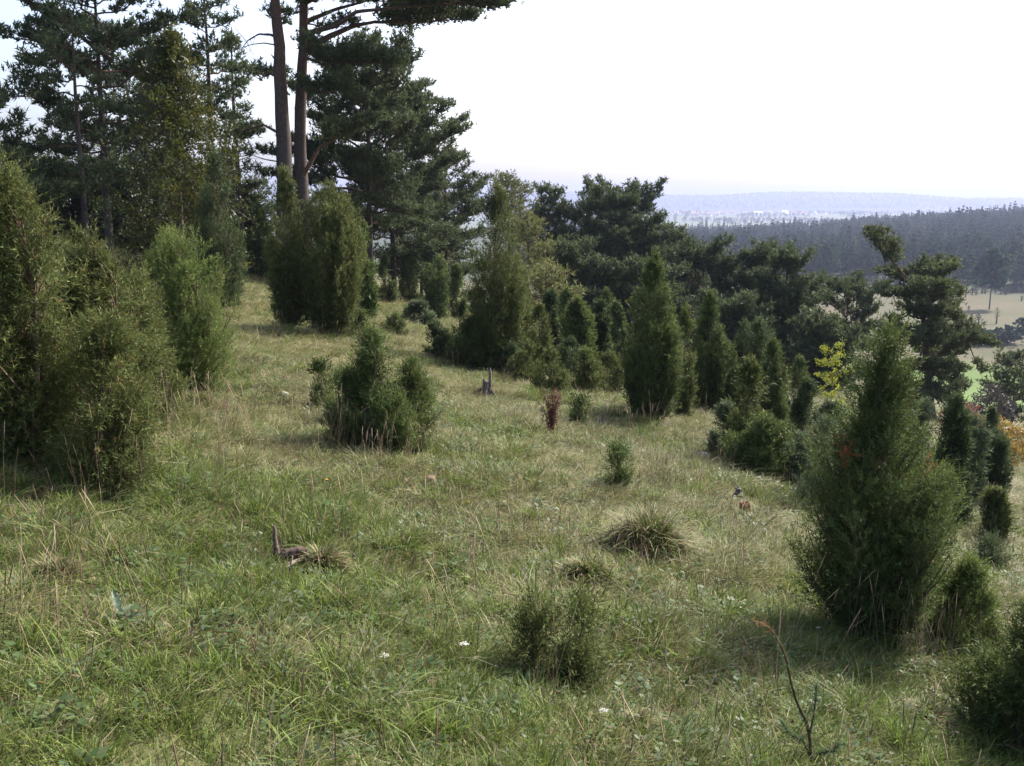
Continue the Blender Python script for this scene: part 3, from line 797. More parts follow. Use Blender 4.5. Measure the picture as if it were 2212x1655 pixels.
def broadleaf(name, label, cat, p, H, W, n, ca, cb, seed, kind='cone', scale=1.0, droop=.2, trunk_r=.05, cstart=.1, group=None):
    rg = rs(seed)
    t = thing(name, label, cat, p, group)
    wood, lv = MB(), MB()
    TP = bez(np.array([0, 0, -.15]), np.array([.02 * H, 0, H * .5]), np.array([0, 0, H * .96]), 10)
    tube(wood, TP, np.linspace(trunk_r, .006, 10), np.array([.12, .105, .085]), 7, rough=.05, rg=rg)
    nb = max(10, n // 28)
    P, D = [], []
    for i in range(nb):
        s = (i + rg.random()) / nb; h = H * (cstart + (.98 - cstart) * s); az = i * 2.4 + rg.uniform(-.4, .4)
        if kind == 'cone': pr = np.interp(s, [0, .25, .6, 1], [.7, 1, .7, .08])
        else: pr = np.interp(s, [0, .3, .7, 1], [.6, 1, .85, .25])
        Lh = W / 2 * pr * rg.uniform(.65, 1.15)
        o = np.array([math.cos(az), math.sin(az), 0])
        q0 = TP[min(9, int(h / H * 9))].copy(); q0[2] = h * .97
        q2 = q0 + o * Lh + np.array([0, 0, (.35 - droop) * Lh]); q1 = q0 + o * Lh * .5 + np.array([0, 0, .35 * Lh])
        cur = bez(q0, q1, q2, 6)
        tube(wood, cur, np.linspace(.006 + .006 * Lh, .003, 6), np.array([.11, .09, .07]), 4, cap=False)
        m = int(28 * rg.uniform(.6, 1.4)); u = 1 - rg.random(m) ** 1.2 * .85
        f = np.minimum(u * 5, 4.999); k = f.astype(int)
        pos = cur[k] + (cur[k + 1] - cur[k]) * (f - k)[:, None] + rg.normal(size=(m, 3)) * np.array([1, 1, .5]) * (.05 + .10 * Lh)
        P.append(pos); D.append(np.tile(o * .7, (m, 1)) + rg.normal(size=(m, 3)) * .5 - np.array([0, 0, droop]))
    P = np.concatenate(P); D = np.concatenate(D); m = len(P)
    mixv = rg.random((m, 1)) ** 1.6
    C = (np.array(ca) * (1 - mixv) + np.array(cb) * mixv) * rg.uniform(.75, 1.25, (m, 1))
    wh = rg.integers(0, 3, m)
    for q in range(3):
        s = wh == q; tv, tf, tc = LT[q]
        stamp(lv, tv, tf, tc, P[s], D[s], np.full(s.sum(), scale) * rg.uniform(.7, 1.2, s.sum()), C[s], rg)
    wood.build('trunk', M_BARK, t, True)
    lv.build('crown', M_LEAF, t)
    return t

pb = foot(392, 22)
broadleaf('beech_tree', 'olive green young beech with yellowing tips among the left pines', 'beech tree', pb, at_dist(385, 40, 22)[2] - pb[2], 3.2, 3800, (.036, .050, .012), (.095, .09, .018), 301, 'cone', 1.25, .45, .09, .04)
pb = on_ground(1792, 905)
broadleaf('yellow_sapling', 'bright yellow green leafy sapling among the junipers', 'sapling', pb, at_dist(1792, 735, pb[1])[2] - pb[2], .82, 330, (.20, .25, .035), (.30, .29, .04), 302, 'round', .75, -.2, .02, .1)
pb = foot(2195, 21)
broadleaf('autumn_shrub', 'orange and yellow autumn shrub at the right edge', 'shrub', pb, at_dist(2195, 925, 21)[2] - pb[2], 1.35, 800, (.11, .12, .025), (.42, .20, .03), 303, 'round', .8, -.1, .03, .05)
pb = foot(2098, 27)
broadleaf('red_shrub', 'dark red leaved shrub below the leaning pine', 'shrub', pb, at_dist(2098, 880, 27)[2] - pb[2], 1.3, 600, (.13, .022, .022), (.20, .045, .03), 304, 'round', .9, 0, .03, .05)
pb = foot(2160, 33)
broadleaf('grey_shrub', 'dark leafless looking shrub at the near edge of the green meadow', 'shrub', pb, 1.6, 1.6, 500, (.05, .045, .05), (.07, .06, .05), 305, 'round', 1.2, 0, .03, .05)

# ------------------------------------------------------------------ grass (uncountable: drawn from small tufts)
def tuft(name, nb, hmin, hmax, rad, lean, pal, width, seed, mat, seg=3, flop=.5):
    rg = rs(seed); mb = MB()
    for i in range(nb):
        a = rg.uniform(0, 6.28); r = rad * math.sqrt(rg.random())
        b = np.array([r * math.cos(a), r * math.sin(a), -.015])
        az = a + rg.normal() * .9; o = np.array([math.cos(az), math.sin(az), 0])
        h = rg.uniform(hmin, hmax); ln = lean * rg.uniform(.3, 1.5)
        t = np.linspace(0, 1, seg + 1)
        fl = flop * rg.uniform(.2, 1.3)
        z = h * (t - fl * .55 * t ** 2.4); ou = h * (ln * t + fl * .75 * t ** 2)
        P = b + o * ou[:, None] + np.array([0, 0, 1]) * z[:, None]
        sd = np.array([-o[1], o[0], 0]) + rg.normal(size=3) * .35
        sd /= np.linalg.norm(sd)
        wv = width * rg.uniform(.6, 1.3) * np.array([.8, 1, .8, .15] if seg == 3 else [1, .9, .15])
        V = np.stack([P - sd * wv[:, None] / 2, P + sd * wv[:, None] / 2], 1).reshape(-1, 3)
        F = []
        for k in range(seg): F += [[2 * k, 2 * k + 1, 2 * k + 3], [2 * k, 2 * k + 3, 2 * k + 2]]
        c0, c1 = pal[rg.integers(len(pal))]
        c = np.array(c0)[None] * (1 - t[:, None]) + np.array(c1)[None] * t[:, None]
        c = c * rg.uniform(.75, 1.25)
        mb.add(V, F, np.repeat(c, 2, 0))
    return bpy.data.objects.new(name, mb.mesh(name, mat))

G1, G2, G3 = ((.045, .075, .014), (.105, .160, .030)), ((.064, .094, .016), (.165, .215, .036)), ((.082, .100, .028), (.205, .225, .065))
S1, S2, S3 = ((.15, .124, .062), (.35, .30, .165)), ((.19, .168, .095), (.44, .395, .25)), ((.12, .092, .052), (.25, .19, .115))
O1 = ((.090, .095, .026), (.225, .225, .075))
tufts = []
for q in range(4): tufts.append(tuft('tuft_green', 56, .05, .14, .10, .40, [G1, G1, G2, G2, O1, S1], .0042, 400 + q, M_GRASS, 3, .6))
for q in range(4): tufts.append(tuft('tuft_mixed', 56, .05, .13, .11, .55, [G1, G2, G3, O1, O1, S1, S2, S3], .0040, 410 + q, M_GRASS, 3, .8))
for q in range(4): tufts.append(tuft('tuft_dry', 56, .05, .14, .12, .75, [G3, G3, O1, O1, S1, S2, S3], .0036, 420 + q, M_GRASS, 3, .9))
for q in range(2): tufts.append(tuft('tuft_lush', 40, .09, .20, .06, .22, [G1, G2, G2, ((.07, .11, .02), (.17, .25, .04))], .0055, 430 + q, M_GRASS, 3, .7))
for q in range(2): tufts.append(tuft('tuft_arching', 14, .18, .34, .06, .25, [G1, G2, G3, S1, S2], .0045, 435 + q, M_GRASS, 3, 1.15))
# low leafy herbs and fallen leaves
def herb(name, n, seed, pal, rad, size):
    rg = rs(seed); mb = MB()
    for i in range(n):
        a = rg.uniform(0, 6.28); r = rad * math.sqrt(rg.random()); b = np.array([r * math.cos(a), r * math.sin(a), rg.uniform(.01, .07)])
        d = np.array([math.cos(a * 3), math.sin(a * 3), rg.uniform(-.2, .5)]); s = np.cross(d, [0, 0, 1]); s = s / np.linalg.norm(s)
        l = size * rg.uniform(.6, 1.3); c = np.array(pal[rg.integers(len(pal))]) * rg.uniform(.75, 1.25)
        V = [b, b + d * l * .35 + s * l * .28, b + d * l * .75 + s * l * .22, b + d * l, b + d * l * .75 - s * l * .22, b + d * l * .35 - s * l * .28]
        mb.add(V, [[0, 1, 5], [1, 2, 5], [2, 4, 5], [2, 3, 4]], c)
    return bpy.data.objects.new(name, mb.mesh(name, M_LEAF))
for q in range(2): tufts.append(herb('herb_leaves', 30, 440 + q, [(.06, .10, .03), (.08, .12, .04), (.10, .13, .06)], .12, .030))
tufts.append(herb('fallen_leaves', 4, 450, [(.10, .04, .025), (.13, .065, .035), (.08, .04, .025)], .16, .024))
# long thin stalks with seed heads
def stalks(name, n, hmin, hmax, rad, seed, pal, head=True, lean=.25):
    rg = rs(seed); mb = MB()
    for i in range(n):
        a = rg.uniform(0, 6.28); r = rad * math.sqrt(rg.random()); b = np.array([r * math.cos(a), r * math.sin(a), -.02])
        h = rg.uniform(hmin, hmax); az = rg.uniform(0, 6.28); ln = lean * rg.random()
        o = np.array([math.cos(az), math.sin(az), 0])
        P = bez(b, b + np.array([0, 0, h * .55]) + o * ln * h * .25, b + np.array([0, 0, h]) + o * ln * h, 5)
        c = np.array(pal[rg.integers(len(pal))]) * rg.uniform(.75, 1.25)
        tube(mb, P, np.array([.0013, .0012, .0011, .0009, .0007]), c, 3, cap=False)
        if head and rg.random() < .8:
            hd = P[-1] - P[-2]; hd /= np.linalg.norm(hd)
            tube(mb, np.array([P[-1] - hd * .02, P[-1] + hd * .02, P[-1] + hd * .06, P[-1] + hd * .1]), np.array([.0008, .0026, .0022, .0005]), c * 1.15, 4)
    return bpy.data.objects.new(name, mb.mesh(name, M_STRAW))
STRAW = [(.34, .26, .16), (.28, .20, .13), (.22, .15, .10), (.38, .31, .21)]
BROWN = [(.12, .07, .05), (.16, .10, .07), (.10, .07, .05)]
tufts.append(stalks('pale_stalks', 9, .22, .5, .16, 460, STRAW))
tufts.append(stalks('pale_stalks', 7, .25, .6, .16, 461, STRAW, True, .5))
tufts.append(stalks('brown_stalks', 6, .16, .34, .16, 462, BROWN, True, .3))
IDX = dict(green=(0, 4), mixed=(4, 8), dry=(8, 12), lush=(12, 14), arch=(14, 16), herb=(16, 18), litter=(18, 19), pale=(19, 21), brown=(21, 22))

def instancer(name, protos, P, rot, scl, idx, label=None):
    col = bpy.data.collections.new(name + '_kinds')
    for k, o in enumerate(protos):
        o.name = '%03d_%s' % (k, o.name); col.objects.link(o)
    me = bpy.data.meshes.new(name); me.vertices.add(len(P)); me.vertices.foreach_set('co', P.astype(np.float32).ravel())
    for nm, tp, key, arr in (('irot', 'FLOAT_VECTOR', 'vector', rot), ('iscl', 'FLOAT_VECTOR', 'vector', scl)):
        a = me.attributes.new(nm, tp, 'POINT'); a.data.foreach_set(key, arr.astype(np.float32).ravel())
    a = me.attributes.new('iidx', 'INT', 'POINT'); a.data.foreach_set('value', idx.astype(np.int32))
    me.update()
    o = bpy.data.objects.new(name, me); COL.objects.link(o)
    g = bpy.data.node_groups.new(name, 'GeometryNodeTree')
    g.interface.new_socket('Geometry', in_out='INPUT', socket_type='NodeSocketGeometry')
    g.interface.new_socket('Geometry', in_out='OUTPUT', socket_type='NodeSocketGeometry')
    N = g.nodes; gi = N.new('NodeGroupInput'); go = N.new('NodeGroupOutput')
    ip = N.new('GeometryNodeInstanceOnPoints'); ci = N.new('GeometryNodeCollectionInfo')
    ci.inputs['Collection'].default_value = col
    ci.inputs['Separate Children'].default_value = True; ci.inputs['Reset Children'].default_value = True
    ip.inputs['Pick Instance'].default_value = True
    def at(nm, tp):
        q = N.new('GeometryNodeInputNamedAttribute'); q.data_type = tp; q.inputs['Name'].default_value = nm
        return q.outputs['Attribute']
    g.links.new(gi.outputs[0], ip.inputs['Points']); g.links.new(ci.outputs[0], ip.inputs['Instance'])
    g.links.new(at('iidx', 'INT'), ip.inputs['Instance Index'])
    g.links.new(at('irot', 'FLOAT_VECTOR'), ip.inputs['Rotation'])
    g.links.new(at('iscl', 'FLOAT_VECTOR'), ip.inputs['Scale'])
    g.links.new(ip.outputs[0], go.inputs[0])
    md = o.modifiers.new('scatter', 'NODES'); md.node_group = g
    tag(o, label, kind='stuff')
    return o

def scatter_grass():
    rg = rs(500)
    X, Y = [], []
    def band(r0, r1, dens, tmax=.80):
        area = tmax * (r1 ** 2 - r0 ** 2); n = int(area * dens)
        y = np.sqrt(rg.uniform(r0 * r0, r1 * r1, n)); x = rg.uniform(-tmax, tmax, n) * y
        X.append(x); Y.append(y); return n
    S = []
    for r0, r1, dn, s in ((1.2, 5, 330, .82), (5, 8, 230, .95), (8, 13, 130, 1.1), (13, 22, 62, 1.35), (22, 36, 26, 1.8), (36, 60, 8, 2.4)):
        n = band(r0, r1, dn); S.append(np.full(n, s))
    n = 2500; X.append(rg.uniform(-3, 3, n)); Y.append(rg.uniform(-2.5, 1.6, n)); S.append(np.full(n, .9))
    x, y, s = np.concatenate(X), np.concatenate(Y), np.concatenate(S)
    n = len(x); z = height(x, y)
    d = np.hypot(x, y)
    dry = .48 + .40 * noise(x, y, 3.1, 0) + .22 * noise(x, y, 1.1, 1) + .16 * smooth(4, 9, d) - .20 * (1 - smooth(3, 7.5, d)) * 1.5 + rg.normal(size=n) * .16
    dry -= .12 * (x < -1.0) * (d < 7)
    idx = np.where(dry < .38, rg.integers(0, 4, n), np.where(dry < .66, rg.integers(4, 8, n), rg.integers(8, 12, n)))
    u = rg.random(n); near = d < 14
    lushf = smooth(.2, .7, noise(x, y, 1.4, 2)) * (1 - smooth(9, 16, d))
    idx = np.where(u < .035 + .10 * lushf, rg.integers(12, 14, n), idx)
    idx = np.where((u > .47) & (u < .60) & near, rg.integers(16, 18, n), idx)
    idx = np.where((u > .40) & (u < .415), rg.integers(14, 16, n), idx)
    idx = np.where((u > .60) & (u < .63) & near, 18, idx)
    st = smooth(.0, .8, noise(x, y, 4.5, 3))
    idx = np.where((u > .70) & (u < .708 + .022 * st), rg.integers(19, 21, n), idx)
    idx = np.where((u > .80) & (u < .815), 21, idx)
    isst = idx >= 19
    s = np.where(isst, .55 + .45 * rg.random(n), s * rg.uniform(.75, 1.25, n))
    rot = np.stack([rg.normal(size=n) * .12, .10 + rg.normal(size=n) * .12, rg.uniform(0, 6.283, n)], 1)
    hv = np.where(isst, 1.0, 1 / np.sqrt(np.maximum(s, 1)) * (.85 + .25 * noise(x, y, 2.2, 5)))
    scl = np.stack([s, s, s * hv], 1)
    return np.stack([x, y, z - .005], 1), rot, scl, idx
gp, gr, gs, gi_ = scatter_grass()
# taller dry stems standing round the foot of certain junipers
rg = rs(510)
for (px, py, sx, n, kind) in ((800, 975, .55, 34, 'pale'), (860, 960, .45, 22, 'pale'), (150, 1010, .9, 26, 'pale'), (330, 985, .6, 20, 'pale'), (720, 735, 1.2, 26, 'pale'),
                              (1040, 800, 1.2, 26, 'pale'), (960, 790, 1.0, 16, 'pale'), (1890, 1385, .5, 18, 'pale'), (1405, 910, .9, 18, 'brown'), (560, 760, 1.6, 30, 'pale'),
                              (880, 1180, .5, 10, 'brown'), (1100, 1200, .5, 8, 'pale'), (1480, 1060, .6, 12, 'brown'), (2060, 1420, .4, 10, 'pale'), (700, 1150, .6, 8, 'brown')):
    n = int(n * .55); c = on_ground(px, py); a = c[0] + rg.normal(size=n) * sx * .5; b = c[1] + rg.normal(size=n) * sx * .35 - .1
    s = rg.uniform(.45, 1.0, n)
    gp = np.concatenate([gp, np.stack([a, b, height(a, b)], 1)]); gr = np.concatenate([gr, np.stack([rg.normal(size=n) * .1, rg.normal(size=n) * .1, rg.uniform(0, 6.28, n)], 1)])
    gs = np.concatenate([gs, np.stack([s * .7, s * .7, s], 1)]); gi_ = np.concatenate([gi_, rg.integers(*IDX[kind], n)])
STUMPS = [(1052, 852), (1300, 924), (1437, 1004), (1608, 1115), (1596, 1068), (2200, 1250), (1345, 885), (622, 1215), (600, 1235), (640, 1240)]
for q in STUMPS:
    c = on_ground(*q); KEEP.append((c[0], c[1], .13)); KEEP.append((c[0], c[1] - .12, .09))
ok = np.ones(len(gp), bool); rr_ = rs(520).random(len(gp))
for kx, ky, kr in KEEP:
    ok &= ~((np.hypot(gp[:, 0] - kx, gp[:, 1] - ky) < kr) & (rr_ < .8))
gp, gr, gs, gi_ = gp[ok], gr[ok], gs[ok], gi_[ok]
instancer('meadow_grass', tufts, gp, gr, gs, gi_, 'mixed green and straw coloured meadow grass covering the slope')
print('grass tufts', len(gp))

# ------------------------------------------------------------------ big tussock, red dead plant, stumps, flowers
def tussock(label, px, py, wpx, hpx, seed):
    p = on_ground(px, py); rg = rs(seed); dep = p[1]; Rr = wpx / FX * dep / 2; Hh = hpx / FX * dep
    t = thing('grass_tussock', label, 'grass tussock', p)
    green, dryb = MB(), MB()
    for mb, n, pal, wv in ((green, 900, [G1, G1, G2, ((.05, .06, .02), (.10, .12, .04))], .007), (dryb, 1000, [S3, S1, ((.10, .06, .04), (.20, .13, .08))], .005)):
        for i in range(n):
            a = rg.uniform(0, 6.28); r = Rr * rg.random() ** .6 * rg.uniform(.8, 1.3)
            b = np.array([r * math.cos(a), r * .75 * math.sin(a), -.03]); b[2] += float(height(p[0] + b[0], p[1] + b[1])) - p[2]
            aa = a + rg.normal() * 1.3; o = np.array([math.cos(aa), math.sin(aa), 0])
            b[2] += .42 * Hh * max(0, 1 - (r / Rr) ** 2); h = .7 * Hh * rg.uniform(.5, 1.15) * max(.35, 1 - .45 * (r / Rr) ** 2); fl = rg.uniform(.4, 1.35) * (.55 + .7 * r / Rr)
            tt = np.linspace(0, 1, 5); P = b + o * (h * (.2 * tt + .8 * fl * tt ** 2))[:, None] + np.array([0, 0, 1]) * (h * (tt - .6 * fl * tt ** 2.3))[:, None]
            sd = np.array([-o[1], o[0], 0]); ww = wv * np.array([.8, 1, .9, .6, .1])[:, None] / 2
            V = np.stack([P - sd * ww, P + sd * ww], 1).reshape(-1, 3); F = []
            for k in range(4): F += [[2 * k, 2 * k + 1, 2 * k + 3], [2 * k, 2 * k + 3, 2 * k + 2]]
            c0, c1 = pal[rg.integers(len(pal))]; c = np.array(c0) * (1 - tt[:, None]) + np.array(c1) * tt[:, None]
            mb.add(V, F, np.repeat(c * rg.uniform(.7, 1.2), 2, 0))
    green.build('green_blades', M_GRASS, t); dryb.build('dead_blades', M_STRAW, t)
tussock('large dark shaggy grass tussock right of centre', 1400, 1195, 210, 130, 600)
tussock('smaller arching grass tussock below the large shaggy one', 1265, 1255, 150, 75, 601)
tussock('arching green grass clump right of the forked stump', 700, 1235, 120, 80, 602)
tussock('flattened grass clump in front of the bright bushy juniper', 430, 890, 150, 60, 603)
tussock('pale arching grass clump near the lower right corner', 2000, 1560, 200, 70, 604)
tussock('lush green grass clump in the lower left', 130, 1265, 150, 90, 605)
tussock('bright green grass clump in the near grass at lower right of centre', 1380, 1570, 90, 60, 606)

def dead_plant():
    p = on_ground(1193, 945); rg = rs(610); H = at_dist(1193, 842, p[1])[2] - p[2]
    t = thing('dead_dock_plant', 'dried rust red dock plant standing alone in the grass', 'dead plant', p)
    st, sd = MB(), MB()
    for i in range(12):
        az = rg.uniform(0, 6.28); sp = rg.uniform(.05, .30) * H; o = np.array([math.cos(az), math.sin(az), 0])
        h = H * rg.uniform(.6, 1.05)
        c = bez(np.array([0, 0, -.03]) + o * .01, o * sp * .3 + np.array([0, 0, h * .55]), o * sp + np.array([0, 0, h]), 8)
        tube(st, c, np.linspace(.006, .002, 8), np.array([.13, .055, .035]), 4)
        m = 42; u = .34 + .65 * rg.random(m); f = u * 6.99; k = f.astype(int); P = c[k] + (c[k + 1] - c[k]) * (f - k)[:, None] + rg.normal(size=(m, 3)) * .014
        tv, tf, tc = LT[i % 3]
        stamp(sd, tv, tf, tc, P, rg.normal(size=(m, 3)) + np.array([0, 0, .6]), rg.uniform(.16, .32, m), np.array([.085, .030, .022]) * rg.uniform(.6, 1.5, (m, 1)), rg)
    st.build('stalks', M_DEAD, t, True); tag(sd.build('seed_heads', M_LEAF, t), kind='stuff')
dead_plant()

def stump(label, px, py, wpx, hpx, seed, col=(.16, .12, .10), splinters=5, spike=None):
    p = on_ground(px, py); rg = rs(seed); dep = p[1]; r = wpx / FX * dep / 2; h = hpx / FX * dep
    t = thing('tree_stump', label, 'stump', p, 'old stumps in the grass')
    mb = MB(); c = np.array(col)
    zz = np.array([-.08, 0, .25, .5, .72]) * h
    P = np.stack([rg.normal(size=5) * r * .06, rg.normal(size=5) * r * .06, zz], 1)
    tube(mb, P, r * np.array([.95, .78, .62, .55, .5]), c, 11, rough=.10, rg=rg)
    mb.build('stump_body', M_DEAD, t)
    sp = MB()
    for i in range(splinters):
        a = i / splinters * 6.28 + rg.uniform(-.3, .3); o = np.array([math.cos(a), math.sin(a), 0]) * r * .42
        hh = h * rg.uniform(.75, 1.05) if spike is None or i else h * spike
        tube(sp, np.array([o + [0, 0, h * .4], o * 1.05 + [0, 0, hh * .8], o * 1.15 + [0, 0, hh]]), np.array([.26, .17, .03]) * r, c * rg.uniform(.8, 1.4), 5, rough=.12, rg=rg)
    sp.build('splinters', M_DEAD, t)
    for i in range(4):
        a = rg.uniform(0, 6.28); o = np.array([math.cos(a), math.sin(a), 0]); rm = MB()
        e = o * r * rg.uniform(1.5, 2.1); e[2] = float(height(p[0] + e[0], p[1] + e[1])) - p[2] - .01
        tube(rm, bez(o * r * .5 + np.array([0, 0, h * .3]), o * r * 1.1 + np.array([0, 0, h * .22]), e, 6), np.linspace(.28, .07, 6) * r, c * rg.uniform(.8, 1.2), 6, rough=.1, rg=rg)
        rm.build('root', M_DEAD, t)
    return t
stump('grey weathered stump with one upright spike below the tall middle juniper', 1052, 852, 34, 40, 620, (.085, .075, .07), 5, 1.5)
stump('small dark broken stump right of the tiny juniper seedling', 1300, 924, 22, 26, 621, (.12, .09, .08), 4, 1.4)
stump('tiny grey stump in the open grass above the tussock', 1437, 1004, 20, 20, 622, (.12, .10, .10), 4)
stump('reddish brown splintered stump left of the big egg shaped juniper', 1608, 1115, 44, 34, 623, (.15, .06, .042), 7)
stump('pale topped low stump just behind the reddish brown one', 1596, 1068, 24, 18, 624, (.10, .085, .075), 4)
stump('grey stump at the right edge of the photo', 2200, 1250, 40, 26, 625, (.12, .10, .09), 4)
stump('dark low stump left of the tall dense flame shaped juniper', 1345, 885, 26, 14, 626, (.12, .10, .09), 3)

def forked_stump():
    p = on_ground(622, 1228); s = 1.15 * p[1] / FX; rg = rs(630)
    t = thing('forked_stump', 'dead forked root stump with an upright broken stick in the near grass', 'stump', p)
    def pt(c, r, dy=0.0): return at_dist(c, r, p[1] + dy) - p
    c1, c2 = np.array([.085, .058, .050]), np.array([.24, .20, .16])
    mb = MB(); tube(mb, np.array([pt(600, 1205, -.02), pt(597, 1184), pt(593, 1160, .02), pt(594, 1145, .03), pt(591, 1136, .03)]), np.array([6, 5, 3.8, 3.4, 2.6]) * s, c1 * 1.25, 8, rough=.08, rg=rg); mb.build('upright_stick', M_DEAD, t, True)
    mb = MB(); tube(mb, np.array([pt(580, 1200, .02), pt(590, 1197, .01), pt(606, 1200), pt(622, 1194, .01), pt(638, 1198, .02), pt(650, 1194, .04), pt(654, 1204, .05)]), np.array([4, 9, 13, 10, 14, 11, 3]) * s, c1 * .75, 12, rough=.30, rg=rg); mb.build('root_block', M_DEAD, t)
    for pts, r0 in (((600, 1196), (606, 1218), (598, 1240)), 7), (((618, 1200), (628, 1218), (622, 1244)), 7), (((640, 1204), (652, 1222), (650, 1246)), 7), (((604, 1194), (586, 1206), (574, 1222)), 5):
        mb = MB(); tube(mb, np.array([pt(a, b, -.01) for a, b in pts]), np.array([r0, r0 * .8, r0 * .4]) * s, c1 * .8, 7, rough=.12, rg=rg); mb.build('root', M_DEAD, t)
    q = on_ground(630, 1238)
    st = thing('fallen_stick', 'pale bare stick lying in front of the forked stump', 'stick', q)
    mb = MB(); a = on_ground(606, 1248) - q + [0, 0, .035]; b = on_ground(655, 1232) - q + [0, 0, .06]
    tube(mb, np.array([a, (a * .6 + b * .4) + [0, 0, .008], b]), np.array([3, 4, 3.4]) * s, c2, 7, rough=.06, rg=rg); mb.build('bare_wood', M_DEAD, st, True)
    mb = MB(); tube(mb, np.array([a * .55 + b * .45, a * .5 + b * .5 + [.01, -.02, .05]]), np.array([2.4, 1.2]) * s, c2, 5); mb.build('side_knot', M_DEAD, st)
forked_stump()

def shoot_plant():
    p = on_ground(1752, 1652); rg = rs(640); s = p[1] / FX
    t = thing('bent_seedling', 'thin bent larch seedling with orange tip in the bottom right grass', 'seedling', p)
    def pt(c, r, dy=0.0): return at_dist(c, r, p[1] + dy) - p
    def chain(L): 
        pts = np.array([pt(*q) for q in L]); u = np.linspace(0, len(pts) - 1, 26); i = np.minimum(u.astype(int), len(pts) - 2); f = (u - i)[:, None]
        return pts[i] * (1 - f) + pts[i + 1] * f
    A = chain([(1753, 1670), (1750, 1600), (1742, 1560), (1722, 1520), (1710, 1480), (1700, 1430), (1690, 1400), (1672, 1368), (1648, 1346), (1630, 1344)])
    B = chain([(1748, 1590), (1757, 1550), (1762, 1515), (1764, 1480)])
    C = chain([(1752, 1640), (1735, 1600), (1710, 1590), (1690, 1560)])
    D = chain([(1752, 1650), (1775, 1625), (1800, 1622), (1812, 1608)])
    wood = MB(); nd = MB()
    for k, (c, r) in enumerate(((A, 4.0), (B, 2.4), (C, 2.2), (D, 2.2))):
        tt = np.linspace(0, 1, len(c))[:, None]
        cc = np.array([.09, .05, .03]) * (1 - tt) + np.array([.17, .09, .045]) * tt ** 2
        tube(wood, c, np.linspace(r, r * .35, len(c)) * s, cc, 6)
        m = 420 if k == 0 else 260
        u = rg.random(m) ** (1.6 if k == 0 else .8); f = u * (len(c) - 1.01); i = f.astype(int); P = c[i] + (c[i + 1] - c[i]) * (f - i)[:, None]
        tn = c[i + 1] - c[i]; tn /= np.linalg.norm(tn, axis=1, keepdims=True)
        Dn = tn * .5 + rg.normal(size=(m, 3)) * .75
        col = np.where((u > .75)[:, None] & (k == 0), np.array([.18, .11, .045]), np.array([.075, .12, .055])) * rg.uniform(.7, 1.3, (m, 1))
        tv = np.array([[-.0012, 0, 0], [.0012, 0, 0], [.0009, 0, .017], [0, 0, .030]]); tf = np.array([[0, 1, 2], [0, 2, 3]])
        stamp(nd, tv, tf, np.zeros(4), P, Dn, rg.uniform(.8, 1.3, m), col, rg)
    wood.build('stem', M_DEAD, t, True); nd.build('needles', M_LEAF, t)
shoot_plant()

def flower(name, label, cat, px, py, stem_h, col, size, n, seed):
    d = on_ground(px, py + stem_h / 3.2 / max(on_ground(px, py)[1], .1) * 0)
    rg = rs(seed); hd = at_dist(px, py, d[1] * .97); x, y = hd[0], hd[1]; p = np.array([x, y, float(height(x, y))]); h = max(.05, hd[2] - p[2])
    t = thing(name, label, cat, p)
    st = MB(); top = np.array([0, 0, h]); tube(st, bez(np.array([.01, .01, -.03]), np.array([.02, 0, h * .5]), top, 6), np.linspace(.0022, .0012, 6), np.array([.12, .12, .05]), 4)
    st.build('stem', M_GRASS, t, True)
    fl = MB()
    for i in range(n):
        a = i * 2.4; r = size * math.sqrt((i + .3) / n); c = top + np.array([r * math.cos(a), r * math.sin(a), .006 * math.cos(r / size * 1.4) + rg.uniform(-.002, .002)])
        q = size * .34
        V = [c + [q * math.cos(b), q * math.sin(b), rg.uniform(0, .003)] for b in np.linspace(0, 6.28, 7)[:-1]] + [c + [0, 0, .004]]
        fl.add(V, [[k, (k + 1) % 6, 6] for k in range(6)], np.array(col) * rg.uniform(.9, 1.05))
        if i % 3 == 0: tube(st, np.array([top - [0, 0, .02], c]), .0008, np.array([.12, .12, .05]), 3)
    fl.build('flower_head', M_LEAF, t)
flower('yarrow', 'white yarrow flower head low in the near grass left of the feathery juniper', 'flower', 830, 1420, .1, (.55, .53, .47), .017, 14, 650)
flower('yarrow', 'flat white yarrow head on a tall stem next to the other near flower', 'flower', 1002, 1393, .15, (.58, .56, .52), .018, 14, 651)
flower('yarrow', 'white flower in front of the big egg shaped juniper', 'flower', 1768, 1358, .08, (.6, .59, .55), .014, 9, 652)
flower('yarrow', 'white flower at the foot of the spiky young juniper', 'flower', 824, 967, .1, (.6, .59, .55), .02, 9, 653)
flower('hawkbit', 'yellow flower left of the row of dry stalks', 'flower', 705, 1047, .1, (.70, .45, .02), .018, 8, 654)
flower('hawkbit', 'yellow flower in the middle of the open grass', 'flower', 1011, 1085, .1, (.70, .45, .02), .016, 8, 655)
flower('yarrow', 'pale round dry flower head near the bottom centre right', 'flower', 1302, 1552, .08, (.50, .48, .46), .018, 9, 656)

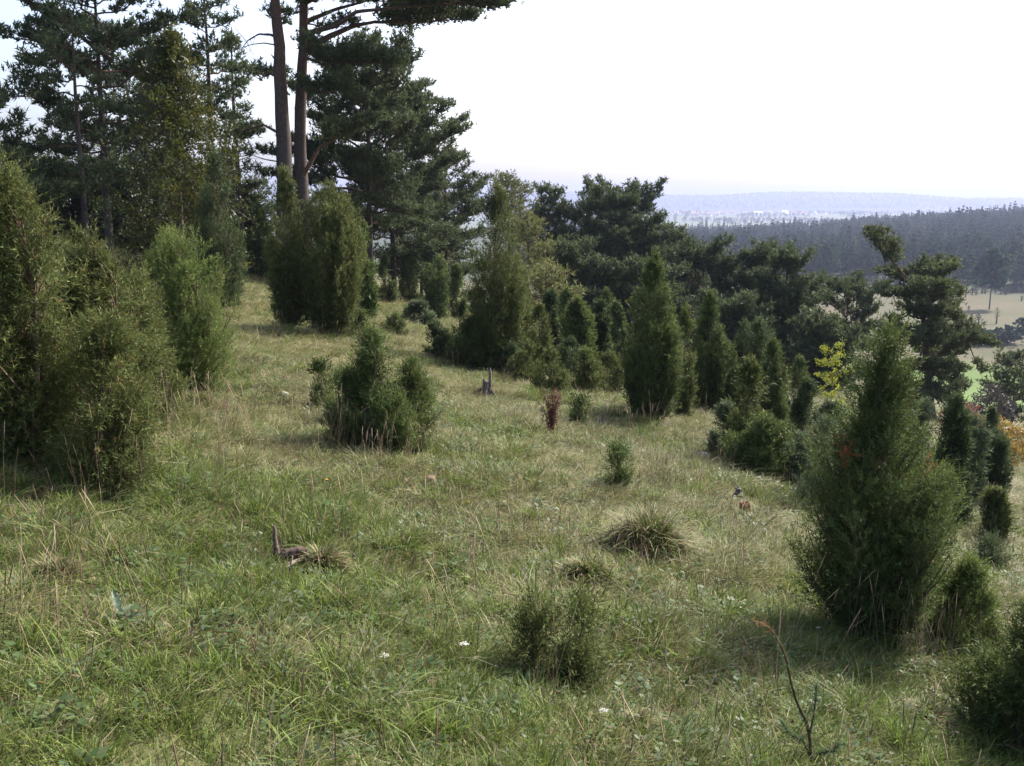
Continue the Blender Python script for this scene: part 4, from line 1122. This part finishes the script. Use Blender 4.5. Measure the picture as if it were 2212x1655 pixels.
def stone(label, px, py, r, col, seed):
    p = on_ground(px, py); rg = rs(seed); t = MB()
    n, m = 8, 5; V = [[0, 0, -.5]]
    for i in range(1, m):
        for j in range(n):
            a = j / n * 6.283; b = -math.pi / 2 + i / m * math.pi; q = rg.uniform(.8, 1.15)
            V.append([math.cos(a) * math.cos(b) * q, math.sin(a) * math.cos(b) * .7 * q, math.sin(b) * .5 * q])
    V.append([0, 0, .5]); F = [[0, 1 + (j + 1) % n, 1 + j] for j in range(n)]
    for i in range(m - 2):
        for j in range(n):
            a, b = 1 + i * n + j, 1 + i * n + (j + 1) % n; F += [[a, b, b + n], [a, b + n, a + n]]
    e = len(V) - 1; F += [[e, 1 + (m - 2) * n + j, 1 + (m - 2) * n + (j + 1) % n] for j in range(n)]
    t.add(np.array(V) * r, F, np.array(col)); o = t.build('stone', M_STONE); o.location = (p[0], p[1], p[2] + r * .5)
    tag(o, label, 'stone')
stone('pale stone in the grass below the broad vase shaped juniper', 612, 857, .055, (.38, .35, .33), 660)
stone('reddish stone half sunk in grass below the spiky young juniper', 928, 1042, .05, (.28, .18, .13), 661)
stone('small white stone on the open grass right of the tiny grey stump', 1520, 990, .08, (.5, .47, .45), 662)

def thistle():
    p = on_ground(262, 1352); rg = rs(670); t = thing('thistle_rosette', 'pale grey green thistle leaves in the lower left grass', 'plant', p)
    for i, (a, l, up) in enumerate(((2.2, .09, 1.2), (.2, .08, .35), (-.3, .085, .2), (1.2, .07, .7), (3.3, .07, .3))):
        o = np.array([math.cos(a), math.sin(a), 0]); sd = np.array([-o[1], o[0], 0]); mb = MB(); V = []; k = 9
        for j in range(k):
            s = j / (k - 1); c = o * l * s + np.array([0, 0, .03 + up * l * s - .4 * l * s * s]); wv = .017 * math.sin(math.pi * min(1, s * .9 + .08)) * (1.25 if j % 2 else .65)
            V += [c - sd * wv + [0, 0, .008], c, c + sd * wv + [0, 0, .008]]
        F = []
        for j in range(k - 1):
            b = 3 * j; F += [[b, b + 1, b + 4], [b, b + 4, b + 3], [b + 1, b + 2, b + 5], [b + 1, b + 5, b + 4]]
        mb.add(V, F, np.array([.12, .17, .10]) * rg.uniform(.85, 1.15)); mb.build('leaf', M_LEAF, t)
thistle()

# ------------------------------------------------------------------ across the valley
def far_pine(seed, H=15.0, W=5.5, crown=.35, n=260, sz=.9, kind='broad', col=(.030, .050, .030)):
    rg = rs(seed); wood, nd = MB(), MB()
    tube(wood, np.array([[0, 0, -.5], [.1, 0, H * .5], [0, 0, H * .95]]), np.array([.24, .17, .05]), np.array([.12, .085, .07]), 5)
    s = rg.random(n) ** .8; az = rg.uniform(0, 6.28, n)
    lay = np.round(s * 7) / 7 * .6 + s * .4
    pr = pine_profile(lay, kind); r = W / 2 * pr * np.sqrt(rg.uniform(.05, 1, n)) * (1 + .25 * np.sin(3 * az + seed + 6 * lay))
    P = np.stack([r * np.cos(az), r * np.sin(az), H * (crown + (1 - crown) * lay)], 1)
    D = rg.normal(size=(n, 3)) * np.array([1, 1, .7])
    tv = np.array([[-.5, 0, 0], [.5, .1, 0], [.15, .2, .8], [-.45, -.2, .55]]) ; tf = np.array([[0, 1, 2], [0, 2, 3]])
    stamp(nd, tv, tf, np.zeros(4), P, D, sz * rg.uniform(.6, 1.3, n), np.array(col) * rg.uniform(.6, 1.5, (n, 1)), rg)
    return wood, nd

def forest():
    rg = rs(700); protos = []
    for q, (H, W, cr, kd, col) in enumerate(((15, 5, .45, 'broad', (.026, .046, .028)), (16, 4.6, .4, 'round', (.030, .050, .030)), (17, 4.2, .15, 'cone', (.022, .040, .026)),
                                             (14, 5.6, .5, 'broad', (.034, .052, .028)), (18, 4.0, .12, 'cone', (.024, .042, .028)), (13, 6.5, .25, 'round', (.075, .072, .026)))):
        wd, nd = far_pine(701 + q, H, W, cr, 420, .72, kd, np.array(col) * np.array([1.12, 1.1, .9]))
        mb = MB(); mb.V = wd.V + nd.V; mb.C = wd.C + nd.C; mb.F = wd.F + [f + wd.n for f in nd.F]; mb.n = wd.n + nd.n
        protos.append(bpy.data.objects.new('forest_tree', mb.mesh('forest_tree', M_FAR)))
    n = 15000
    d = np.sqrt(rg.uniform(405 ** 2, 1180 ** 2, n)); u = rg.uniform(.0, .85, n)
    y = d / np.sqrt(1 + u * u); x = u * y
    ed = 410 + 14 * noise(x, y, 70, 1)
    ok = d > ed; x, y, u, d = x[ok], y[ok], u[ok], d[ok]; n = len(x)
    pn = noise(x, y, 140, 5); idx = np.where(rg.random(n) < .03 + .30 * smooth(.3, .9, noise(x, y, 90, 0)), 5, np.where(pn + rg.normal(size=n) * .35 > 0, rg.integers(0, 2, n) * 3 % 5, rg.integers(2, 5, n)))
    s = rg.uniform(.55, 1.08, n) * (1 + .20 * noise(x, y, 60, 3))
    hz = np.stack([s, s, s], 1); rot = np.stack([np.zeros(n), np.zeros(n), rg.uniform(0, 6.28, n)], 1)
    P = np.stack([x, y, height(x, y)], 1)
    # wooded far hill and hedgerows of the far plain
    m = 9000
    d2 = np.sqrt(rg.uniform(5300 ** 2, 7200 ** 2, m)); u2 = rg.uniform(-.1, .75, m); y2 = d2 / np.sqrt(1 + u2 * u2); x2 = u2 * y2
    m2 = 3000
    d3 = rg.uniform(2000, 4300, m2); u3 = rg.uniform(.0, .45, m2); y3 = d3 / np.sqrt(1 + u3 * u3); x3 = u3 * y3
    k3 = noise(x3, y3, 500, 4) > .2; x3, y3 = x3[k3], y3[k3]
    x2 = np.concatenate([x2, x3]); y2 = np.concatenate([y2, y3]); m = len(x2)
    s2 = np.concatenate([rg.uniform(.7, 1.2, m - len(x3)), rg.uniform(.6, 1.0, len(x3))])
    P2 = np.stack([x2, y2, height(x2, y2)], 1)
    return protos, (P, rot, hz, idx), (P2, np.stack([np.zeros(m), np.zeros(m), rg.uniform(0, 6.28, m)], 1), np.stack([s2 * 1.8, s2 * 1.8, s2], 1), rg.integers(0, 6, m))
fp, f1, f2 = forest()
instancer('valley_forest', fp, *f1, 'dark pine forest covering the low hills across the valley')
fp2 = []
for o in fp:
    fp2.append(bpy.data.objects.new('hill_tree', o.data))
instancer('far_hill_woods', fp2, *f2, 'woods on the pale blue hill at the horizon')

# single trees one can tell apart on the pasture and the forest edge
def far_tree(label, px, row_base, row_top, wpx, seed, crown=.4, kind='broad', col=(.034, .056, .032), name='pasture_pine', cat='pine tree', group=None, n=420, dist=None):
    p = on_ground(px, row_base) if dist is None else foot(px, dist)
    H = at_dist(px, row_top, p[1])[2] - p[2]; W = wpx / FX * p[1]
    t = thing(name, label, cat, p, group)
    wd, nd = far_pine(seed, H, W, crown, n, max(.25, .16 * W), kind, col)
    wd.build('trunk', M_BARK, t, True); nd.build('crown', M_FAR, t)
    return t
far_tree('lone pine on the pasture, left one of the pair', 2086, 642, 549, 44, 720, .42)
far_tree('taller lone pine on the pasture, right one of the pair', 2137, 668, 541, 74, 721, .38, n=560)
far_tree('small dark tree on the lower pasture left of the pale sapling', 2112, 708, 678, 16, 722, .1, 'round', name='pasture_tree', cat='tree', n=120)
far_tree('thin pale sapling on the lower pasture', 2152, 700, 664, 12, 723, .3, 'round', (.10, .11, .04), name='pasture_tree', cat='tree', n=70)
far_tree('leafy pine crown against the forest left of the lone pines', 2020, 640, 580, 60, 724, .2, name='pasture_pine')
for k, (px, rb, rt, wp, lb) in enumerate(((2120, 745, 712, 60, 'dark hedge bush at the lower edge of the pasture'), (2175, 742, 708, 70, 'widest dark hedge bush at the lower edge of the pasture'),
                                          (2205, 728, 690, 40, 'dark hedge bush at the right edge below the pasture'))):
    far_tree(lb, px, rb, rt, wp, 730 + k, .05, 'round', (.028, .040, .030), 'hedge_bush', 'bush', 'hedge bushes below the pasture', n=160)
proto = None
rg = rs(740)
for k, (px, rb, h) in enumerate(((2074, 630, 14), (2080, 636, 10), (2100, 636, 13), (2108, 637, 16), (2122, 633, 15), (2128, 634, 15), (2150, 634, 12), (2162, 636, 12), (2172, 637, 13), (2187, 634, 8),
                                 (1832, 624, 10), (1858, 628, 12), (1800, 622, 8), (2207, 650, 9), (2092, 670, 7), (2212, 634, 10))):
    p = on_ground(px, rb)
    if proto is None:
        proto = far_tree('small dark juniper bush dotted on the far pasture', px, rb, rb - 12, 10, 741, .02, 'round', (.05, .040, .030), 'pasture_juniper', 'juniper', 'junipers dotted on the far pasture', n=70)
    else:
        copy_tree(proto, p, rg.uniform(0, 6), h / 12.0 * rg.uniform(.9, 1.1))
eproto = None
for k in range(46):
    px = 1430 + k * 17.5 + rg.uniform(-7, 7); dd = 404 + 16 * math.sin(k * 1.3) * .5 + rg.uniform(-5, 5)
    p = foot(px, dd, 600)
    if eproto is None:
        eproto = thing('forest_edge_pine', 'tall pine at the near edge of the valley forest', 'pine tree', p, 'pines along the valley forest edge')
        wd, nd = far_pine(750, 15, 5.2, .42, 300, .9); wd.build('trunk', M_BARK, eproto, True); nd.build('crown', M_FAR, eproto)
    else: copy_tree(eproto, p, rg.uniform(0, 6.28), rg.uniform(.8, 1.1))

# the distant village
def house(name, label, cat, px, row, W, D, H, roofc, wallc, group, seed, tower=False, dist=None):
    rg = rs(seed); y = dist or 4000
    d = pix_dir(px, row); x = d[0] / d[1] * y; p = np.array([x, y, float(height(x, y))])
    t = thing(name, label, cat, p, group, rg.uniform(-.6, .6))
    a, b = W / 2, D / 2
    wl = MB(); V = [[-a, -b, -2], [a, -b, -2], [a, b, -2], [-a, b, -2], [-a, -b, H], [a, -b, H], [a, b, H], [-a, b, H]]
    F = [[0, 1, 5], [0, 5, 4], [1, 2, 6], [1, 6, 5], [2, 3, 7], [2, 7, 6], [3, 0, 4], [3, 4, 7]]
    rh = D * .5
    V += [[-a, 0, H + rh], [a, 0, H + rh]]; F += [[4, 8, 7], [5, 6, 9]]
    wl.add(V, F, np.array(wallc)); wl.build('wall', M_WALL, t)
    rf = MB(); e = .5
    if tower: V = [[-a - e, -b - e, H + .1], [a + e, -b - e, H + .1], [a + e, b + e, H + .1], [-a - e, b + e, H + .1], [0, 0, H + W * 1.0]]; F = [[0, 1, 4], [1, 2, 4], [2, 3, 4], [3, 0, 4]]
    else: V = [[-a - e, -b - e, H - .4], [a + e, -b - e, H - .4], [a + e, 0, H + rh + .2], [-a - e, 0, H + rh + .2], [-a - e, b + e, H - .4], [a + e, b + e, H - .4]]; F = [[0, 1, 2], [0, 2, 3], [3, 2, 5], [3, 5, 4]]
    rf.add(V, F, np.array(roofc)); rf.build('roof', M_WALL, t)
rg = rs(760)
LBL = {0: ('white walled house with red roof in the distant village', (.33, .12, .07), (.80, .79, .76)), 1: ('white house with grey roof in the distant village', (.32, .32, .33), (.82, .81, .79)),
       2: ('cream house with brown roof in the distant village', (.26, .16, .11), (.74, .70, .62))}
for k in range(48):
    px = rg.choice([rg.uniform(1438, 1800), rg.normal(1520, 45), rg.normal(1660, 50)]); px = min(max(px, 1436), 1810)
    q = int(rg.integers(0, 3)); lb, rc, wc = LBL[q]
    house('village_house', lb, 'house', px, 460, rg.uniform(11, 20), rg.uniform(8, 11), rg.uniform(4.5, 7.5), rc, wc, ('red', 'grey', 'brown')[q] + ' roofed village houses', 770 + k, dist=rg.uniform(3450, 4350))
house('church_tower', 'square white church tower rising from the distant village', 'church tower', 1512, 455, 12, 12, 27, (.30, .22, .2), (.85, .84, .82), None, 830, True, 3950)
house('village_hall', 'long white hall in the middle of the distant village', 'hall', 1636, 462, 34, 14, 6, (.45, .42, .42), (.80, .79, .78), None, 831, dist=3600)
house('village_hall', 'large white hall with pale roof at the right of the distant village', 'hall', 1695, 456, 32, 14, 7, (.55, .52, .52), (.80, .79, .78), None, 832, dist=3900)

# ------------------------------------------------------------------ haze: the air between here and the horizon
def haze():
    mb = MB(); a, z0, z1 = 8400.0, -75.0, 150.0
    V = [[-a, -a, z0], [a, -a, z0], [a, a, z0], [-a, a, z0], [-a, -a, z1], [a, -a, z1], [a, a, z1], [-a, a, z1]]
    F = [[0, 2, 1], [0, 3, 2], [4, 5, 6], [4, 6, 7], [0, 1, 5], [0, 5, 4], [1, 2, 6], [1, 6, 5], [2, 3, 7], [2, 7, 6], [3, 0, 4], [3, 4, 7]]
    m = bpy.data.materials.new('haze'); m.use_nodes = True; n = m.node_tree
    for q in list(n.nodes): n.nodes.remove(q)
    out = n.nodes.new('ShaderNodeOutputMaterial'); pv = n.nodes.new('ShaderNodeVolumePrincipled')
    pv.inputs['Color'].default_value = (.37, .42, .61, 1); pv.inputs['Density'].default_value = HAZE; pv.inputs['Anisotropy'].default_value = .25
    n.links.new(pv.outputs[0], out.inputs['Volume'])
    mb.add(V, F, np.array([1., 1, 1])); o = mb.build('haze', m); tag(o, 'pale blue air haze over the whole valley', kind='stuff')
HAZE = 0.00025
haze()
